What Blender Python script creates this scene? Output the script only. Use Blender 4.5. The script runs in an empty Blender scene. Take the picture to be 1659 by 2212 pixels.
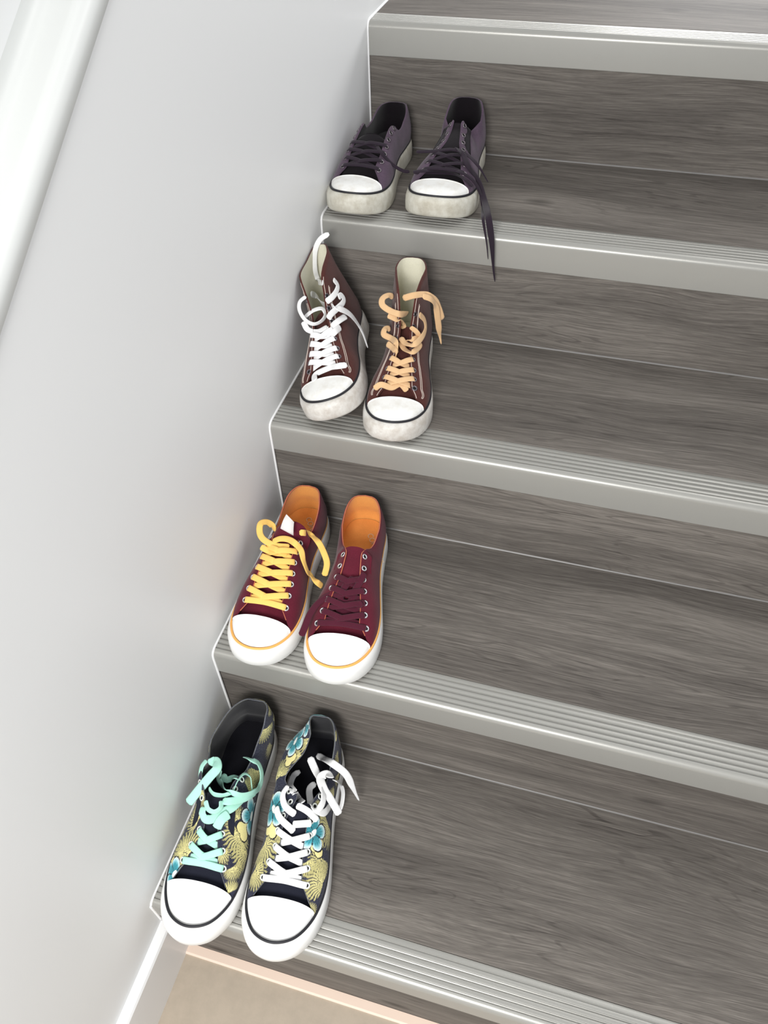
import bpy, bmesh, math, random
import numpy as np
from mathutils import Vector, Matrix

SC = bpy.context.scene
COL = SC.collection
random.seed(7)

# ------------------------------------------------------------------ camera
CAM_LOC = (0.3968, -0.1914, 1.0691)
CAM_R = [[0.96302506, 0.26854301, -0.02161895],      # rows: image right, image down, forward
         [0.18329785, -0.71190334, -0.67793475],
         [-0.19744524, 0.64890545, -0.73480412]]
FPX = 1636.48
cd = bpy.data.cameras.new('camera')
cam = bpy.data.objects.new('camera', cd)
COL.objects.link(cam)
r0, r1, r2 = CAM_R
cam.matrix_world = Matrix(((r0[0], -r1[0], -r2[0], CAM_LOC[0]),
                           (r0[1], -r1[1], -r2[1], CAM_LOC[1]),
                           (r0[2], -r1[2], -r2[2], CAM_LOC[2]),
                           (0, 0, 0, 1)))
cd.sensor_fit = 'VERTICAL'
cd.sensor_height = 32.0
cd.lens = FPX / 2212 * 32.0
cd.clip_start = 0.02
SC.camera = cam

# ------------------------------------------------------------------ world, lights, exposure
SC.view_settings.view_transform = 'Standard'
SC.view_settings.look = 'None'
SC.view_settings.gamma = 1
SC.view_settings.use_curve_mapping = False
SC.view_settings.exposure = 0.0
w = bpy.data.worlds.new('world'); SC.world = w
w.use_nodes = True
bgn = w.node_tree.nodes['Background']
bgn.inputs[0].default_value = (0.95, 0.97, 1.0, 1)
bgn.inputs[1].default_value = 0.64


def area(name, loc, target, size, power, col, sy=None):
    l = bpy.data.lights.new(name, 'AREA')
    l.energy = power; l.color = col; l.size = size
    if sy: l.shape = 'RECTANGLE'; l.size_y = sy
    o = bpy.data.objects.new(name, l); COL.objects.link(o)
    o.location = loc
    o.rotation_euler = (Vector(target) - Vector(loc)).to_track_quat('-Z', 'Y').to_euler()
    return o


area('window_light', (0.28, -1.15, 1.35), (0.2, 0.4, 0.1), 0.6, 31, (1, 0.99, 0.97))
area('landing_light', (1.1, 1.6, 2.3), (0.5, 0.7, 0.5), 0.7, 8, (1, 0.98, 0.95))
area('landing_window_light', (0.95, 3.6, 1.68), (0.7, 1.1, 0.75), 1.2, 48, (1, 1, 1), 0.85)

# ------------------------------------------------------------------ helpers
T = 0.27772
YK = [0.0037, 0.2810, 0.5587, 0.8352, 1.1070, 1.3885]
ZK = [-0.0001, 0.1817, 0.3593, 0.5370, 0.7221]
FLOOR_Z = -0.1881
STAIR_W = 1.5
PI = math.pi


def link(name, me, parent=None, kind=None):
    o = bpy.data.objects.new(name, me)
    COL.objects.link(o)
    if parent: o.parent = parent
    if kind: o['kind'] = kind
    return o


def mesh(name, V, F, mats, parent=None, smooth=True, kind=None, mi=None):
    me = bpy.data.meshes.new(name)
    me.from_pydata([tuple(map(float, v)) for v in V], [], F)
    for m in (mats if isinstance(mats, (list, tuple)) else [mats]):
        me.materials.append(m)
    if smooth:
        me.polygons.foreach_set('use_smooth', [True] * len(me.polygons))
    if mi is not None:
        me.polygons.foreach_set('material_index', mi)
    me.update()
    return link(name, me, parent, kind)


def box(name, lo, hi, mat, parent=None, bevel=0.0, kind=None, origin=None):
    bm = bmesh.new()
    bmesh.ops.create_cube(bm, size=1)
    c = [(a + b) / 2 for a, b in zip(lo, hi)]
    s = [b - a for a, b in zip(lo, hi)]
    org = c if origin is None else origin
    for v in bm.verts:
        v.co = Vector([c[i] - org[i] + v.co[i] * s[i] for i in range(3)])
    if bevel:
        bmesh.ops.bevel(bm, geom=bm.edges[:], offset=bevel, segments=2, affect='EDGES', profile=0.6)
    me = bpy.data.meshes.new(name); bm.to_mesh(me); bm.free()
    me.materials.append(mat)
    o = link(name, me, parent, kind)
    o.location = org
    return o


def extrude_x(name, prof, x0, x1, mat, parent=None, smooth_angle=None, kind=None, closed=True):
    """a closed (y,z) profile extruded along x"""
    n = len(prof)
    V = [(x0, y, z) for y, z in prof] + [(x1, y, z) for y, z in prof]
    F = [(i, (i + 1) % n, n + (i + 1) % n, n + i) for i in range(n)]
    F += [tuple(range(n - 1, -1, -1)), tuple(range(n, 2 * n))]
    o = mesh(name, V, F, mat, parent, smooth=False, kind=kind)
    if smooth_angle:
        o.data.polygons.foreach_set('use_smooth', [True] * len(o.data.polygons))
        o.data.set_sharp_from_angle(angle=math.radians(smooth_angle))
    return o


def tag(o, label, cat=None, group=None, kind=None):
    o['label'] = label
    if cat: o['category'] = cat
    if group: o['group'] = group
    if kind: o['kind'] = kind
    return o


def catmull(P, n, closed=False):
    """resample control points to n points, uniform arc length"""
    P = np.asarray(P, float)
    if closed:
        Q = np.vstack([P[-1], P, P[0], P[1]])
    else:
        Q = np.vstack([2 * P[0] - P[1], P, 2 * P[-1] - P[-2]])
    out = []
    for i in range(1, len(Q) - 2):
        p0, p1, p2, p3 = Q[i - 1], Q[i], Q[i + 1], Q[i + 2]
        t = np.linspace(0, 1, 24, endpoint=False)[:, None]
        # centripetal-like tangents limited by segment lengths
        d0, d1, d2 = [max(np.linalg.norm(b - a), 1e-9) ** 0.5 for a, b in ((p0, p1), (p1, p2), (p2, p3))]
        m1 = (p2 - p1) + d1 * ((p1 - p0) / d0 - (p2 - p0) / (d0 + d1))
        m2 = (p2 - p1) + d1 * ((p3 - p2) / d2 - (p3 - p1) / (d1 + d2))
        out.append((2 * t**3 - 3 * t**2 + 1) * p1 + (t**3 - 2 * t**2 + t) * m1
                   + (-2 * t**3 + 3 * t**2) * p2 + (t**3 - t**2) * m2)
    D = np.vstack(out + [P[:1] if closed else P[-1:]])
    s = np.concatenate([[0], np.cumsum(np.linalg.norm(np.diff(D, axis=0), axis=1))])
    q = np.linspace(0, s[-1], n + 1)[:-1] if closed else np.linspace(0, s[-1], n)
    return np.stack([np.interp(q, s, D[:, k]) for k in range(D.shape[1])], 1)


def pchip(x, Y, q):
    x = np.asarray(x, float); Y = np.asarray(Y, float); sh = Y.shape[1:]
    Y = Y.reshape(len(x), -1); h = np.diff(x)[:, None]; d = np.diff(Y, axis=0) / h
    m = np.zeros_like(Y)
    w1 = 2 * h[1:] + h[:-1]; w2 = h[1:] + 2 * h[:-1]
    with np.errstate(all='ignore'):
        hm = (w1 + w2) / (w1 / d[:-1] + w2 / d[1:])
    m[1:-1] = np.where(d[:-1] * d[1:] > 0, np.nan_to_num(hm), 0)
    m[0] = d[0]; m[-1] = d[-1]
    q = np.clip(np.atleast_1d(np.asarray(q, float)), x[0], x[-1])
    i = np.clip(np.searchsorted(x, q, side='right') - 1, 0, len(x) - 2)
    hh = (x[i + 1] - x[i])[:, None]; t = ((q - x[i])[:, None]) / hh
    r = ((2 * t**3 - 3 * t**2 + 1) * Y[i] + (t**3 - 2 * t**2 + t) * hh * m[i]
         + (-2 * t**3 + 3 * t**2) * Y[i + 1] + (t**3 - t**2) * hh * m[i + 1])
    return r.reshape((len(q),) + sh)


def grid_normals(G):
    du = np.gradient(G, axis=0); dv = np.gradient(G, axis=1)
    n = np.cross(du, dv)
    l = np.linalg.norm(n, axis=2, keepdims=True)
    n = n / np.maximum(l, 1e-12)
    return n


def grid_faces(nu, nv, off=0, flip=False, wrap_u=False):
    F = []
    for i in range(nu if wrap_u else nu - 1):
        i2 = (i + 1) % nu
        for j in range(nv - 1):
            q = (off + i * nv + j, off + i2 * nv + j, off + i2 * nv + j + 1, off + i * nv + j + 1)
            F.append(q[::-1] if flip else q)
    return F


def tube_vf(path, r, seg=6, closed=False, off=0):
    path = np.asarray(path, float); n = len(path)
    tg = np.gradient(path, axis=0)
    if closed: tg = np.roll(path, -1, 0) - np.roll(path, 1, 0)
    tg /= np.maximum(np.linalg.norm(tg, axis=1, keepdims=True), 1e-12)
    up = np.array([0, 0, 1.0])
    V = []
    a_prev = None
    for i in range(n):
        a = np.cross(tg[i], up) if a_prev is None else a_prev - tg[i] * np.dot(a_prev, tg[i])
        if np.linalg.norm(a) < 1e-6: a = np.cross(tg[i], [1, 0, 0])
        a /= np.linalg.norm(a); a_prev = a
        b = np.cross(tg[i], a)
        for k in range(seg):
            th = 2 * PI * k / seg
            V.append(path[i] + r * (math.cos(th) * a + math.sin(th) * b))
    F = []
    for i in range(n if closed else n - 1):
        i2 = (i + 1) % n
        for k in range(seg):
            k2 = (k + 1) % seg
            F.append((off + i * seg + k, off + i * seg + k2, off + i2 * seg + k2, off + i2 * seg + k))
    if not closed:
        F.append(tuple(off + k for k in range(seg))[::-1]); F.append(tuple(off + (n - 1) * seg + k for k in range(seg)))
    return V, F


def ribbon_vf(path, nrm, width, thick, off=0, taper=None):
    """flat lace: path Nx3, nrm Nx3 (direction the flat face looks), width per point or scalar"""
    path = np.asarray(path, float); nrm = np.asarray(nrm, float); n = len(path)
    w = np.broadcast_to(np.asarray(width, float), (n,))
    tg = np.gradient(path, axis=0); tg /= np.maximum(np.linalg.norm(tg, axis=1, keepdims=True), 1e-12)
    sd = np.cross(tg, nrm); sd /= np.maximum(np.linalg.norm(sd, axis=1, keepdims=True), 1e-9)
    nn = np.cross(sd, tg)
    sec = [(-.5, 0), (-.42, .45), (-.2, .5), (.2, .5), (.42, .45), (.5, 0), (.42, -.45), (-.42, -.45)]
    m = len(sec); V = []
    for i in range(n):
        for a, b in sec:
            V.append(path[i] + sd[i] * a * w[i] + nn[i] * b * thick)
    F = []
    for i in range(n - 1):
        for k in range(m):
            k2 = (k + 1) % m
            F.append((off + i * m + k, off + (i + 1) * m + k, off + (i + 1) * m + k2, off + i * m + k2))
    F.append(tuple(off + k for k in range(m))); F.append(tuple(off + (n - 1) * m + k for k in range(m))[::-1])
    return V, F


# ------------------------------------------------------------------ materials
def srgb(r, g, b):
    f = lambda c: c / 12.92 if c <= 0.04045 else ((c + 0.055) / 1.055) ** 2.4
    return (f(r / 255), f(g / 255), f(b / 255), 1)


def new_mat(name):
    m = bpy.data.materials.new(name); m.use_nodes = True
    nt = m.node_tree; b = nt.nodes['Principled BSDF']
    return m, nt, b


def nd(nt, t, **k):
    n = nt.nodes.new(t)
    for a, v in k.items(): setattr(n, a, v)
    return n


def plain(name, col, rough=0.6, metal=0.0, spec=0.5, noise=0.0, nscale=60, bump=0.0, bscale=400, col2=None, cover=0.5):
    m, nt, b = new_mat(name)
    b.inputs['Base Color'].default_value = col
    b.inputs['Roughness'].default_value = rough
    b.inputs['Metallic'].default_value = metal
    b.inputs['Specular IOR Level'].default_value = spec
    tc = nd(nt, 'ShaderNodeTexCoord')
    if noise or col2:
        n = nd(nt, 'ShaderNodeTexNoise'); n.inputs['Scale'].default_value = nscale; n.inputs['Detail'].default_value = 5
        n.inputs['Roughness'].default_value = 0.65
        nt.links.new(tc.outputs['Object'], n.inputs['Vector'])
        rp = nd(nt, 'ShaderNodeValToRGB')
        c2 = col2 if col2 else tuple(c * (1 - noise) for c in col[:3]) + (1,)
        rp.color_ramp.elements[0].color = c2; rp.color_ramp.elements[0].position = cover - 0.17
        rp.color_ramp.elements[1].color = col; rp.color_ramp.elements[1].position = cover + 0.12
        nt.links.new(n.outputs['Fac'], rp.inputs['Fac'])
        nt.links.new(rp.outputs['Color'], b.inputs['Base Color'])
    if bump:
        n2 = nd(nt, 'ShaderNodeTexNoise'); n2.inputs['Scale'].default_value = bscale; n2.inputs['Detail'].default_value = 2
        nt.links.new(tc.outputs['Object'], n2.inputs['Vector'])
        bp = nd(nt, 'ShaderNodeBump'); bp.inputs['Strength'].default_value = bump; bp.inputs['Distance'].default_value = 0.001
        nt.links.new(n2.outputs['Fac'], bp.inputs['Height']); nt.links.new(bp.outputs['Normal'], b.inputs['Normal'])
    return m


def canvas(name, col, rough=0.95, var=0.25, weave=900, attr=None):
    m, nt, b = new_mat(name)
    b.inputs['Roughness'].default_value = rough
    b.inputs['Specular IOR Level'].default_value = 0.15
    b.inputs['Sheen Weight'].default_value = 0.15
    tc = nd(nt, 'ShaderNodeTexCoord')
    n = nd(nt, 'ShaderNodeTexNoise'); n.inputs['Scale'].default_value = weave; n.inputs['Detail'].default_value = 2
    n3 = nd(nt, 'ShaderNodeTexNoise'); n3.inputs['Scale'].default_value = 45; n3.inputs['Detail'].default_value = 3
    nt.links.new(tc.outputs['Object'], n.inputs['Vector']); nt.links.new(tc.outputs['Object'], n3.inputs['Vector'])
    ad = nd(nt, 'ShaderNodeMath', operation='ADD')
    nt.links.new(n.outputs['Fac'], ad.inputs[0]); nt.links.new(n3.outputs['Fac'], ad.inputs[1])
    mr = nd(nt, 'ShaderNodeMapRange')
    mr.inputs['From Min'].default_value = 0.6; mr.inputs['From Max'].default_value = 1.4
    mr.inputs['To Min'].default_value = 1 - var; mr.inputs['To Max'].default_value = 1 + var
    nt.links.new(ad.outputs[0], mr.inputs['Value'])
    mx = nd(nt, 'ShaderNodeMix', data_type='RGBA', blend_type='MULTIPLY')
    mx.inputs['Factor'].default_value = 1
    if attr:
        at = nd(nt, 'ShaderNodeVertexColor', layer_name=attr)
        nt.links.new(at.outputs['Color'], mx.inputs['A'])
    else:
        mx.inputs['A'].default_value = col
    nt.links.new(mr.outputs['Result'], mx.inputs['B'])
    nt.links.new(mx.outputs['Result'], b.inputs['Base Color'])
    bp = nd(nt, 'ShaderNodeBump'); bp.inputs['Strength'].default_value = 0.35; bp.inputs['Distance'].default_value = 0.0006
    nt.links.new(n.outputs['Fac'], bp.inputs['Height']); nt.links.new(bp.outputs['Normal'], b.inputs['Normal'])
    return m


def wood():
    m, nt, b = new_mat('grey_wood')
    L = nt.links.new
    tc = nd(nt, 'ShaderNodeTexCoord'); oi = nd(nt, 'ShaderNodeObjectInfo')
    sep = nd(nt, 'ShaderNodeSeparateXYZ'); L(tc.outputs['Object'], sep.inputs[0])
    a = nd(nt, 'ShaderNodeMath', operation='ADD'); L(sep.outputs['Y'], a.inputs[0]); L(sep.outputs['Z'], a.inputs[1])
    rnd = nd(nt, 'ShaderNodeMath', operation='MULTIPLY'); L(oi.outputs['Random'], rnd.inputs[0]); rnd.inputs[1].default_value = 37.0
    cx = nd(nt, 'ShaderNodeMath', operation='ADD'); L(sep.outputs['X'], cx.inputs[0]); L(rnd.outputs[0], cx.inputs[1])
    cmb = nd(nt, 'ShaderNodeCombineXYZ'); L(cx.outputs[0], cmb.inputs[0]); L(a.outputs[0], cmb.inputs[1]); L(rnd.outputs[0], cmb.inputs[2])

    def nz(sx, sy, detail, dist=0.0, rough=0.55, src=None, sz=1):
        mp = nd(nt, 'ShaderNodeMapping'); mp.inputs['Scale'].default_value = (sx, sy, sz)
        L(src or cmb.outputs[0], mp.inputs['Vector'])
        n = nd(nt, 'ShaderNodeTexNoise'); n.inputs['Scale'].default_value = 1; n.inputs['Detail'].default_value = detail
        n.inputs['Distortion'].default_value = dist; n.inputs['Roughness'].default_value = rough
        L(mp.outputs[0], n.inputs['Vector'])
        return n
    # gentle warp of the grain direction around knots
    wn = nz(1.7, 5, 2)
    wm = nd(nt, 'ShaderNodeMath', operation='MULTIPLY_ADD'); L(wn.outputs['Fac'], wm.inputs[0]); wm.inputs[1].default_value = 0.085
    L(a.outputs[0], wm.inputs[2])
    cm2 = nd(nt, 'ShaderNodeCombineXYZ'); L(cx.outputs[0], cm2.inputs[0]); L(wm.outputs[0], cm2.inputs[1]); L(rnd.outputs[0], cm2.inputs[2])
    broad = nz(1.5, 13, 3, 0.2, src=cm2.outputs[0])
    mid = nz(5, 170, 5, 0.15, 0.7, src=cm2.outputs[0])
    fine = nz(20, 700, 3, 0.0, 0.75, src=cm2.outputs[0])
    rings = nd(nt, 'ShaderNodeMath', operation='MULTIPLY'); L(broad.outputs['Fac'], rings.inputs[0]); rings.inputs[1].default_value = 130
    sn = nd(nt, 'ShaderNodeMath', operation='SINE'); L(rings.outputs[0], sn.inputs[0])
    lr = nd(nt, 'ShaderNodeMapRange'); lr.interpolation_type = 'SMOOTHSTEP'; lr.inputs['From Min'].default_value = 0.72; lr.inputs['From Max'].default_value = 1.0
    L(sn.outputs[0], lr.inputs['Value'])
    msk = nz(3, 7, 2); mk = nd(nt, 'ShaderNodeMapRange'); mk.inputs['From Min'].default_value = 0.46; mk.inputs['From Max'].default_value = 0.66
    L(msk.outputs['Fac'], mk.inputs['Value'])
    lm = nd(nt, 'ShaderNodeMath', operation='MULTIPLY'); L(lr.outputs[0], lm.inputs[0]); L(mk.outputs[0], lm.inputs[1])
    bh = nd(nt, 'ShaderNodeMath', operation='MULTIPLY_ADD'); L(broad.outputs['Fac'], bh.inputs[0]); bh.inputs[1].default_value = 0.62; bh.inputs[2].default_value = 0.19
    s1 = nd(nt, 'ShaderNodeMath', operation='MULTIPLY_ADD'); L(lm.outputs[0], s1.inputs[0]); s1.inputs[1].default_value = -0.15; L(bh.outputs[0], s1.inputs[2])
    s2 = nd(nt, 'ShaderNodeMath', operation='MULTIPLY_ADD'); L(mid.outputs['Fac'], s2.inputs[0]); s2.inputs[1].default_value = 0.5; L(s1.outputs[0], s2.inputs[2])
    s3 = nd(nt, 'ShaderNodeMath', operation='MULTIPLY_ADD'); L(fine.outputs['Fac'], s3.inputs[0]); s3.inputs[1].default_value = 0.7; L(s2.outputs[0], s3.inputs[2])
    rp = nd(nt, 'ShaderNodeValToRGB'); e = rp.color_ramp.elements
    mr = nd(nt, 'ShaderNodeMapRange'); mr.inputs['From Min'].default_value = 0.78; mr.inputs['From Max'].default_value = 1.42
    L(s3.outputs[0], mr.inputs['Value']); L(mr.outputs[0], rp.inputs['Fac'])
    e[0].position = 0.0; e[0].color = WOOD_D
    e[1].position = 1.0; e[1].color = WOOD_L
    x = e.new(0.5); x.color = WOOD_M
    # small dark knots
    kn = nd(nt, 'ShaderNodeTexVoronoi'); kn.inputs['Scale'].default_value = 1; kn.inputs['Randomness'].default_value = 1
    mp = nd(nt, 'ShaderNodeMapping'); mp.inputs['Scale'].default_value = (3.3, 6.5, 1); L(cmb.outputs[0], mp.inputs['Vector']); L(mp.outputs[0], kn.inputs['Vector'])
    kr = nd(nt, 'ShaderNodeMapRange'); kr.inputs['From Min'].default_value = 0.015; kr.inputs['From Max'].default_value = 0.10
    kr.inputs['To Min'].default_value = 0.35; kr.inputs['To Max'].default_value = 1.0
    L(kn.outputs['Distance'], kr.inputs['Value'])
    mx = nd(nt, 'ShaderNodeMix', data_type='RGBA', blend_type='MULTIPLY'); mx.inputs['Factor'].default_value = 1
    L(rp.outputs['Color'], mx.inputs['A']); L(kr.outputs[0], mx.inputs['B'])
    L(mx.outputs['Result'], b.inputs['Base Color'])
    b.inputs['Roughness'].default_value = 0.62
    b.inputs['Specular IOR Level'].default_value = 0.10
    bp = nd(nt, 'ShaderNodeBump'); bp.inputs['Strength'].default_value = 0.25; bp.inputs['Distance'].default_value = 0.0006
    L(s3.outputs[0], bp.inputs['Height']); L(bp.outputs['Normal'], b.inputs['Normal'])
    return m


WOOD_D = srgb(64, 60, 57); WOOD_M = srgb(104, 99, 94); WOOD_L = srgb(143, 137, 130)
M_WOOD = wood()
M_NOSE = plain('satin_aluminium', srgb(160, 159, 154), 0.33, 0.25, 0.5, bump=0.05, bscale=900)
M_WALL = plain('white_paint', srgb(238, 239, 239), 0.42, 0, 0.35, bump=0.04, bscale=120)
M_CAP = plain('satin_white_paint', srgb(214, 216, 214), 0.35)
M_TRIMW = plain('gloss_white_paint', srgb(240, 240, 240), 0.3)
M_CAULK = plain('white_sealant', srgb(246, 246, 246), 0.3)
M_FLOOR = plain('beige_floor', srgb(182, 169, 152), 0.5, noise=0.10, nscale=45, bump=0.08, bscale=300)
M_STRIP = plain('pinkish_floor_trim', srgb(236, 214, 197), 0.45)
M_SILICONE = plain('pale_grey_sealant', srgb(118, 116, 114), 0.4)

# ------------------------------------------------------------------ the setting
box('floor', (-0.0, -1.6, FLOOR_Z - 0.02), (2.2, 0.03, FLOOR_Z), M_FLOOR, kind='structure')

# half wall beside the stairs with a sloping rounded cap
SL = 0.62
def cap_z(y): return 0.917 + SL * (y - 0.389)
ys = [-1.25, -0.2, 2.3]
WALL_T = 0.135
zt = lambda y: (cap_z(-0.2) if y < -0.2 else cap_z(y)) - 0.02
prof = [(-1.25, FLOOR_Z - 0.02), (2.3, FLOOR_Z - 0.02), (2.3, zt(2.3)), (-0.2, zt(-0.2)), (-1.25, zt(-1.25))]
extrude_x('wall_left', prof, -WALL_T, 0.0, M_WALL, kind='structure')
# cap: cross-section (x, up) swept along the slope
capsec = [(-0.0, -0.022), (0.003, -0.018), (0.004, -0.010), (0.0025, -0.004), (-0.002, -0.0005), (-0.007, 0.001), (-0.012, 0.0),
          (-0.024, -0.002), (-0.031, -0.003), (-0.036, -0.0025), (-0.040, 0.0005), (-0.0425, 0.005), (-0.0435, 0.011), (-0.046, 0.011), (-0.05, -0.022)]
V = []; n = len(capsec)
for y in (-1.25, -0.2, 2.3):
    z = cap_z(max(y, -0.2))
    for cx, cz in capsec: V.append((cx, y, z + cz * 1.17))
F = []
for i in range(2):
    for j in range(n):
        j2 = (j + 1) % n
        F.append((i * n + j, i * n + j2, (i + 1) * n + j2, (i + 1) * n + j))
F += [tuple(range(n))[::-1], tuple(range(2 * n, 3 * n))]
o = mesh('trim_1', V, F, M_CAP, kind='structure')
o.data.set_sharp_from_angle(angle=math.radians(40))

# upper wall, set back behind the ledge
prof = [(-1.25, zt(-1.25)), (-0.2, zt(-0.2)), (2.3, zt(2.3)), (2.3, 3.2), (-1.25, 3.2)]
extrude_x('wall_left', prof, -WALL_T, -0.0435, M_WALL, kind='structure')

# skirting board on the wall at the foot of the stairs
BH = 0.1211; BT = 0.0143
prof = [(0.0, FLOOR_Z), (BT, FLOOR_Z), (BT, FLOOR_Z + BH - 0.004), (BT - 0.002, FLOOR_Z + BH - 0.001), (BT - 0.005, FLOOR_Z + BH), (0.0, FLOOR_Z + BH)]
V = [(x, -1.25, z) for x, z in prof] + [(x, 0.0055, z) for x, z in prof]
n = len(prof)
F = [(i, n + i, n + (i + 1) % n, (i + 1) % n) for i in range(n)] + [tuple(range(n)), tuple(range(n, 2 * n))[::-1]]
mesh('baseboard_left', V, F, M_TRIMW, smooth=False, kind='structure')
# pale trim strip along the foot of the first riser
extrude_x('trim_2', [(-0.0085, FLOOR_Z), (0.0055, FLOOR_Z), (0.0055, FLOOR_Z + 0.004), (-0.006, FLOOR_Z + 0.004), (-0.0085, FLOOR_Z + 0.002)], BT, STAIR_W, M_STRIP, kind='structure')

# staircase: every step is a riser board, a tread board, a ribbed nosing and a sealant bead
stairs = bpy.data.objects.new('staircase', None); COL.objects.link(stairs)
tag(stairs, 'grey wood-look staircase with ribbed metal nosing on each step', None, None, 'structure')
NW = 0.0481; NH = 0.0473; ND = 0.0022


def nosing_profile(y0, z0):
    P = []
    th = 0.0022
    # underside (inside) then front face then rounded edge then ribs back to the tread
    P += [(y0 + ND, z0 - NH), (y0 + 0.0006, z0 - NH), (y0, z0 - NH + 0.0008)]
    R = 0.0085
    P += [(y0, z0 - R)]
    for k in range(1, 7):
        a = PI / 2 * k / 6
        P.append((y0 + R - R * math.cos(a), z0 - R + R * math.sin(a)))
    # four ribs separated by grooves, then a flat back flange
    y = y0 + R
    pitch = 0.0078; gw = 0.0028; gd = 0.0022
    for k in range(4):
        P += [(y + 0.0004, z0 - gd * .8), (y + gw * 0.5, z0 - gd), (y + gw - 0.0004, z0 - gd * .8),
              (y + gw, z0 - 0.0002), (y + gw + 0.0007, z0 + 0.00005), (y + gw + 0.0022, z0 + 0.00015), (y + pitch - 0.0022, z0 + 0.00015), (y + pitch - 0.0007, z0 + 0.00005), (y + pitch, z0 - 0.0002)]
        y += pitch
    P += [(y + 0.0004, z0 - gd * 0.6), (y + 0.0016, z0 - gd * 0.6), (y + 0.002, z0 + 0.0002), (y0 + NW - 0.002, z0 + 0.0002), (y0 + NW, z0 - 0.0008), (y0 + NW, z0 - 0.004)]
    P += [(y0 + ND, z0 - 0.004)]
    return P


for k in range(5):
    y0, z0 = YK[k], ZK[k]
    zb = FLOOR_Z if k == 0 else ZK[k - 1]
    box('riser', (0.0, y0 + ND, zb - (0.0 if k == 0 else 0.012)), (STAIR_W, y0 + ND + 0.012, z0 - 0.004), M_WOOD, stairs, origin=(0.5, y0, zb))
    box('tread', (0.0, y0 + ND + 0.0005, z0 - 0.020), (STAIR_W, YK[k + 1] + ND + (0 if k < 4 else 0.6), z0 - 0.004), M_WOOD, stairs, origin=(0.5, y0, z0))
    # visible tread board on top, behind the nosing
    extrude = [(y0 + NW + 0.0006, z0 - 0.004), (YK[k + 1] + ND + (0 if k < 4 else 0.6), z0 - 0.004), (YK[k + 1] + ND + (0 if k < 4 else 0.6), z0), (y0 + NW + 0.0016, z0), (y0 + NW + 0.0006, z0 - 0.001)]
    me_o = stairs.children[-1]
    # merge the two boards of a tread into one mesh (sub-board and top board are one plank)
    bm = bmesh.new(); bm.from_mesh(me_o.data)
    vs0 = [bm.verts.new((0 - 0.5, y - y0, z - z0)) for y, z in extrude]; vs1 = [bm.verts.new((STAIR_W - 0.5, y - y0, z - z0)) for y, z in extrude]
    m_ = len(extrude)
    for i in range(m_): bm.faces.new((vs0[i], vs0[(i + 1) % m_], vs1[(i + 1) % m_], vs1[i]))
    bm.faces.new(vs0[::-1]); bm.faces.new(vs1)
    bmesh.ops.recalc_face_normals(bm, faces=bm.faces)
    bm.to_mesh(me_o.data); bm.free()
    extrude_x('nosing', nosing_profile(y0, z0), 0.0, STAIR_W, M_NOSE, stairs, smooth_angle=35)
    if k < 4:
        yb = YK[k + 1] + ND
        extrude_x('sealant_joint', [(yb + 0.0005, z0 - 0.001), (yb + 0.0005, z0 + 0.0021), (yb - 0.0005, z0 + 0.0013), (yb - 0.0013, z0 + 0.0004), (yb - 0.002, z0 - 0.001)], 0.0, STAIR_W, M_SILICONE, stairs)

# white sealant bead following the stair profile on the wall
path = []
for k in range(5):
    y0, z0 = YK[k], ZK[k]
    zb = (FLOOR_Z + BH) if k == 0 else ZK[k - 1]
    yb = y0 - 0.0004
    for t in np.linspace(0.0 if k == 0 else 0.03, 0.93, 10): path.append((0.0, yb, zb + (z0 - zb) * t))
    path.append((0.0, yb + 0.001, z0 - 0.006)); path.append((0.0, yb + 0.003, z0 - 0.0022)); path.append((0.0, yb + 0.0075, z0 - 0.0003)); path.append((0.0, yb + 0.012, z0 + 0.0004))
    ye = YK[k + 1] if k < 4 else YK[4] + 0.6
    for t in np.linspace(0.1, 0.985 if k < 4 else 1, 12): path.append((0.0, y0 + (ye - y0) * t, z0 + 0.0006))
Vt, Ft = tube_vf(path, 0.0021, 8)
mesh('trim_3', Vt, Ft, M_CAULK, kind='structure')

# ------------------------------------------------------------------ shoe materials
M_RUB = plain('white_rubber', srgb(236, 236, 234), 0.42)
M_RUBCAP = plain('white_rubber_cap', srgb(240, 241, 240), 0.35)
M_RUB_DIRTY = plain('scuffed_white_rubber', srgb(226, 224, 219), 0.5, col2=srgb(196, 189, 180), nscale=55, cover=0.5)
M_RUB_CREAM = plain('yellowed_rubber', srgb(214, 212, 201), 0.5, col2=srgb(180, 174, 158), nscale=40, cover=0.5)
M_CAP_DIRTY = plain('scuffed_rubber_cap', srgb(238, 238, 235), 0.4, col2=srgb(218, 214, 205), nscale=45, cover=0.42)
M_BLACK = plain('black_rubber_line', srgb(22, 22, 30), 0.5)
M_ORANGE_LINE = plain('orange_rubber_line', srgb(243, 178, 92), 0.5)
M_OUTSOLE = plain('brown_outsole', srgb(120, 100, 80), 0.7)
M_NICKEL = plain('nickel_eyelet', srgb(226, 226, 230), 0.22, 0.75)
M_WHITE_EYE = plain('white_eyelet', srgb(225, 228, 222), 0.35)
M_DARK_EYE = plain('dull_dark_eyelet', srgb(120, 112, 118), 0.3, 0.7)
M_HOLE_SHADE = plain('eyelet_hole_shade', srgb(8, 7, 8), 0.9)  # disc colour painted near-black for the shade inside the uncut eyelets
M_STITCH = plain('cream_thread', srgb(205, 190, 180), 0.8)
M_DENIM_IN = canvas('black_lining', srgb(13, 13, 20), var=0.25)
M_EDGE_ORANGE = canvas('orange_edge_thread', srgb(190, 110, 80), var=0.1)
M_EDGE_GREY = canvas('pale_grey_edge_thread', srgb(96, 98, 104), var=0.4, weave=500)
M_TAB = canvas('white_woven_tab', srgb(228, 222, 220), var=0.08)
M_MAROON = canvas('maroon_canvas', srgb(94, 28, 44), var=0.22)
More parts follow.
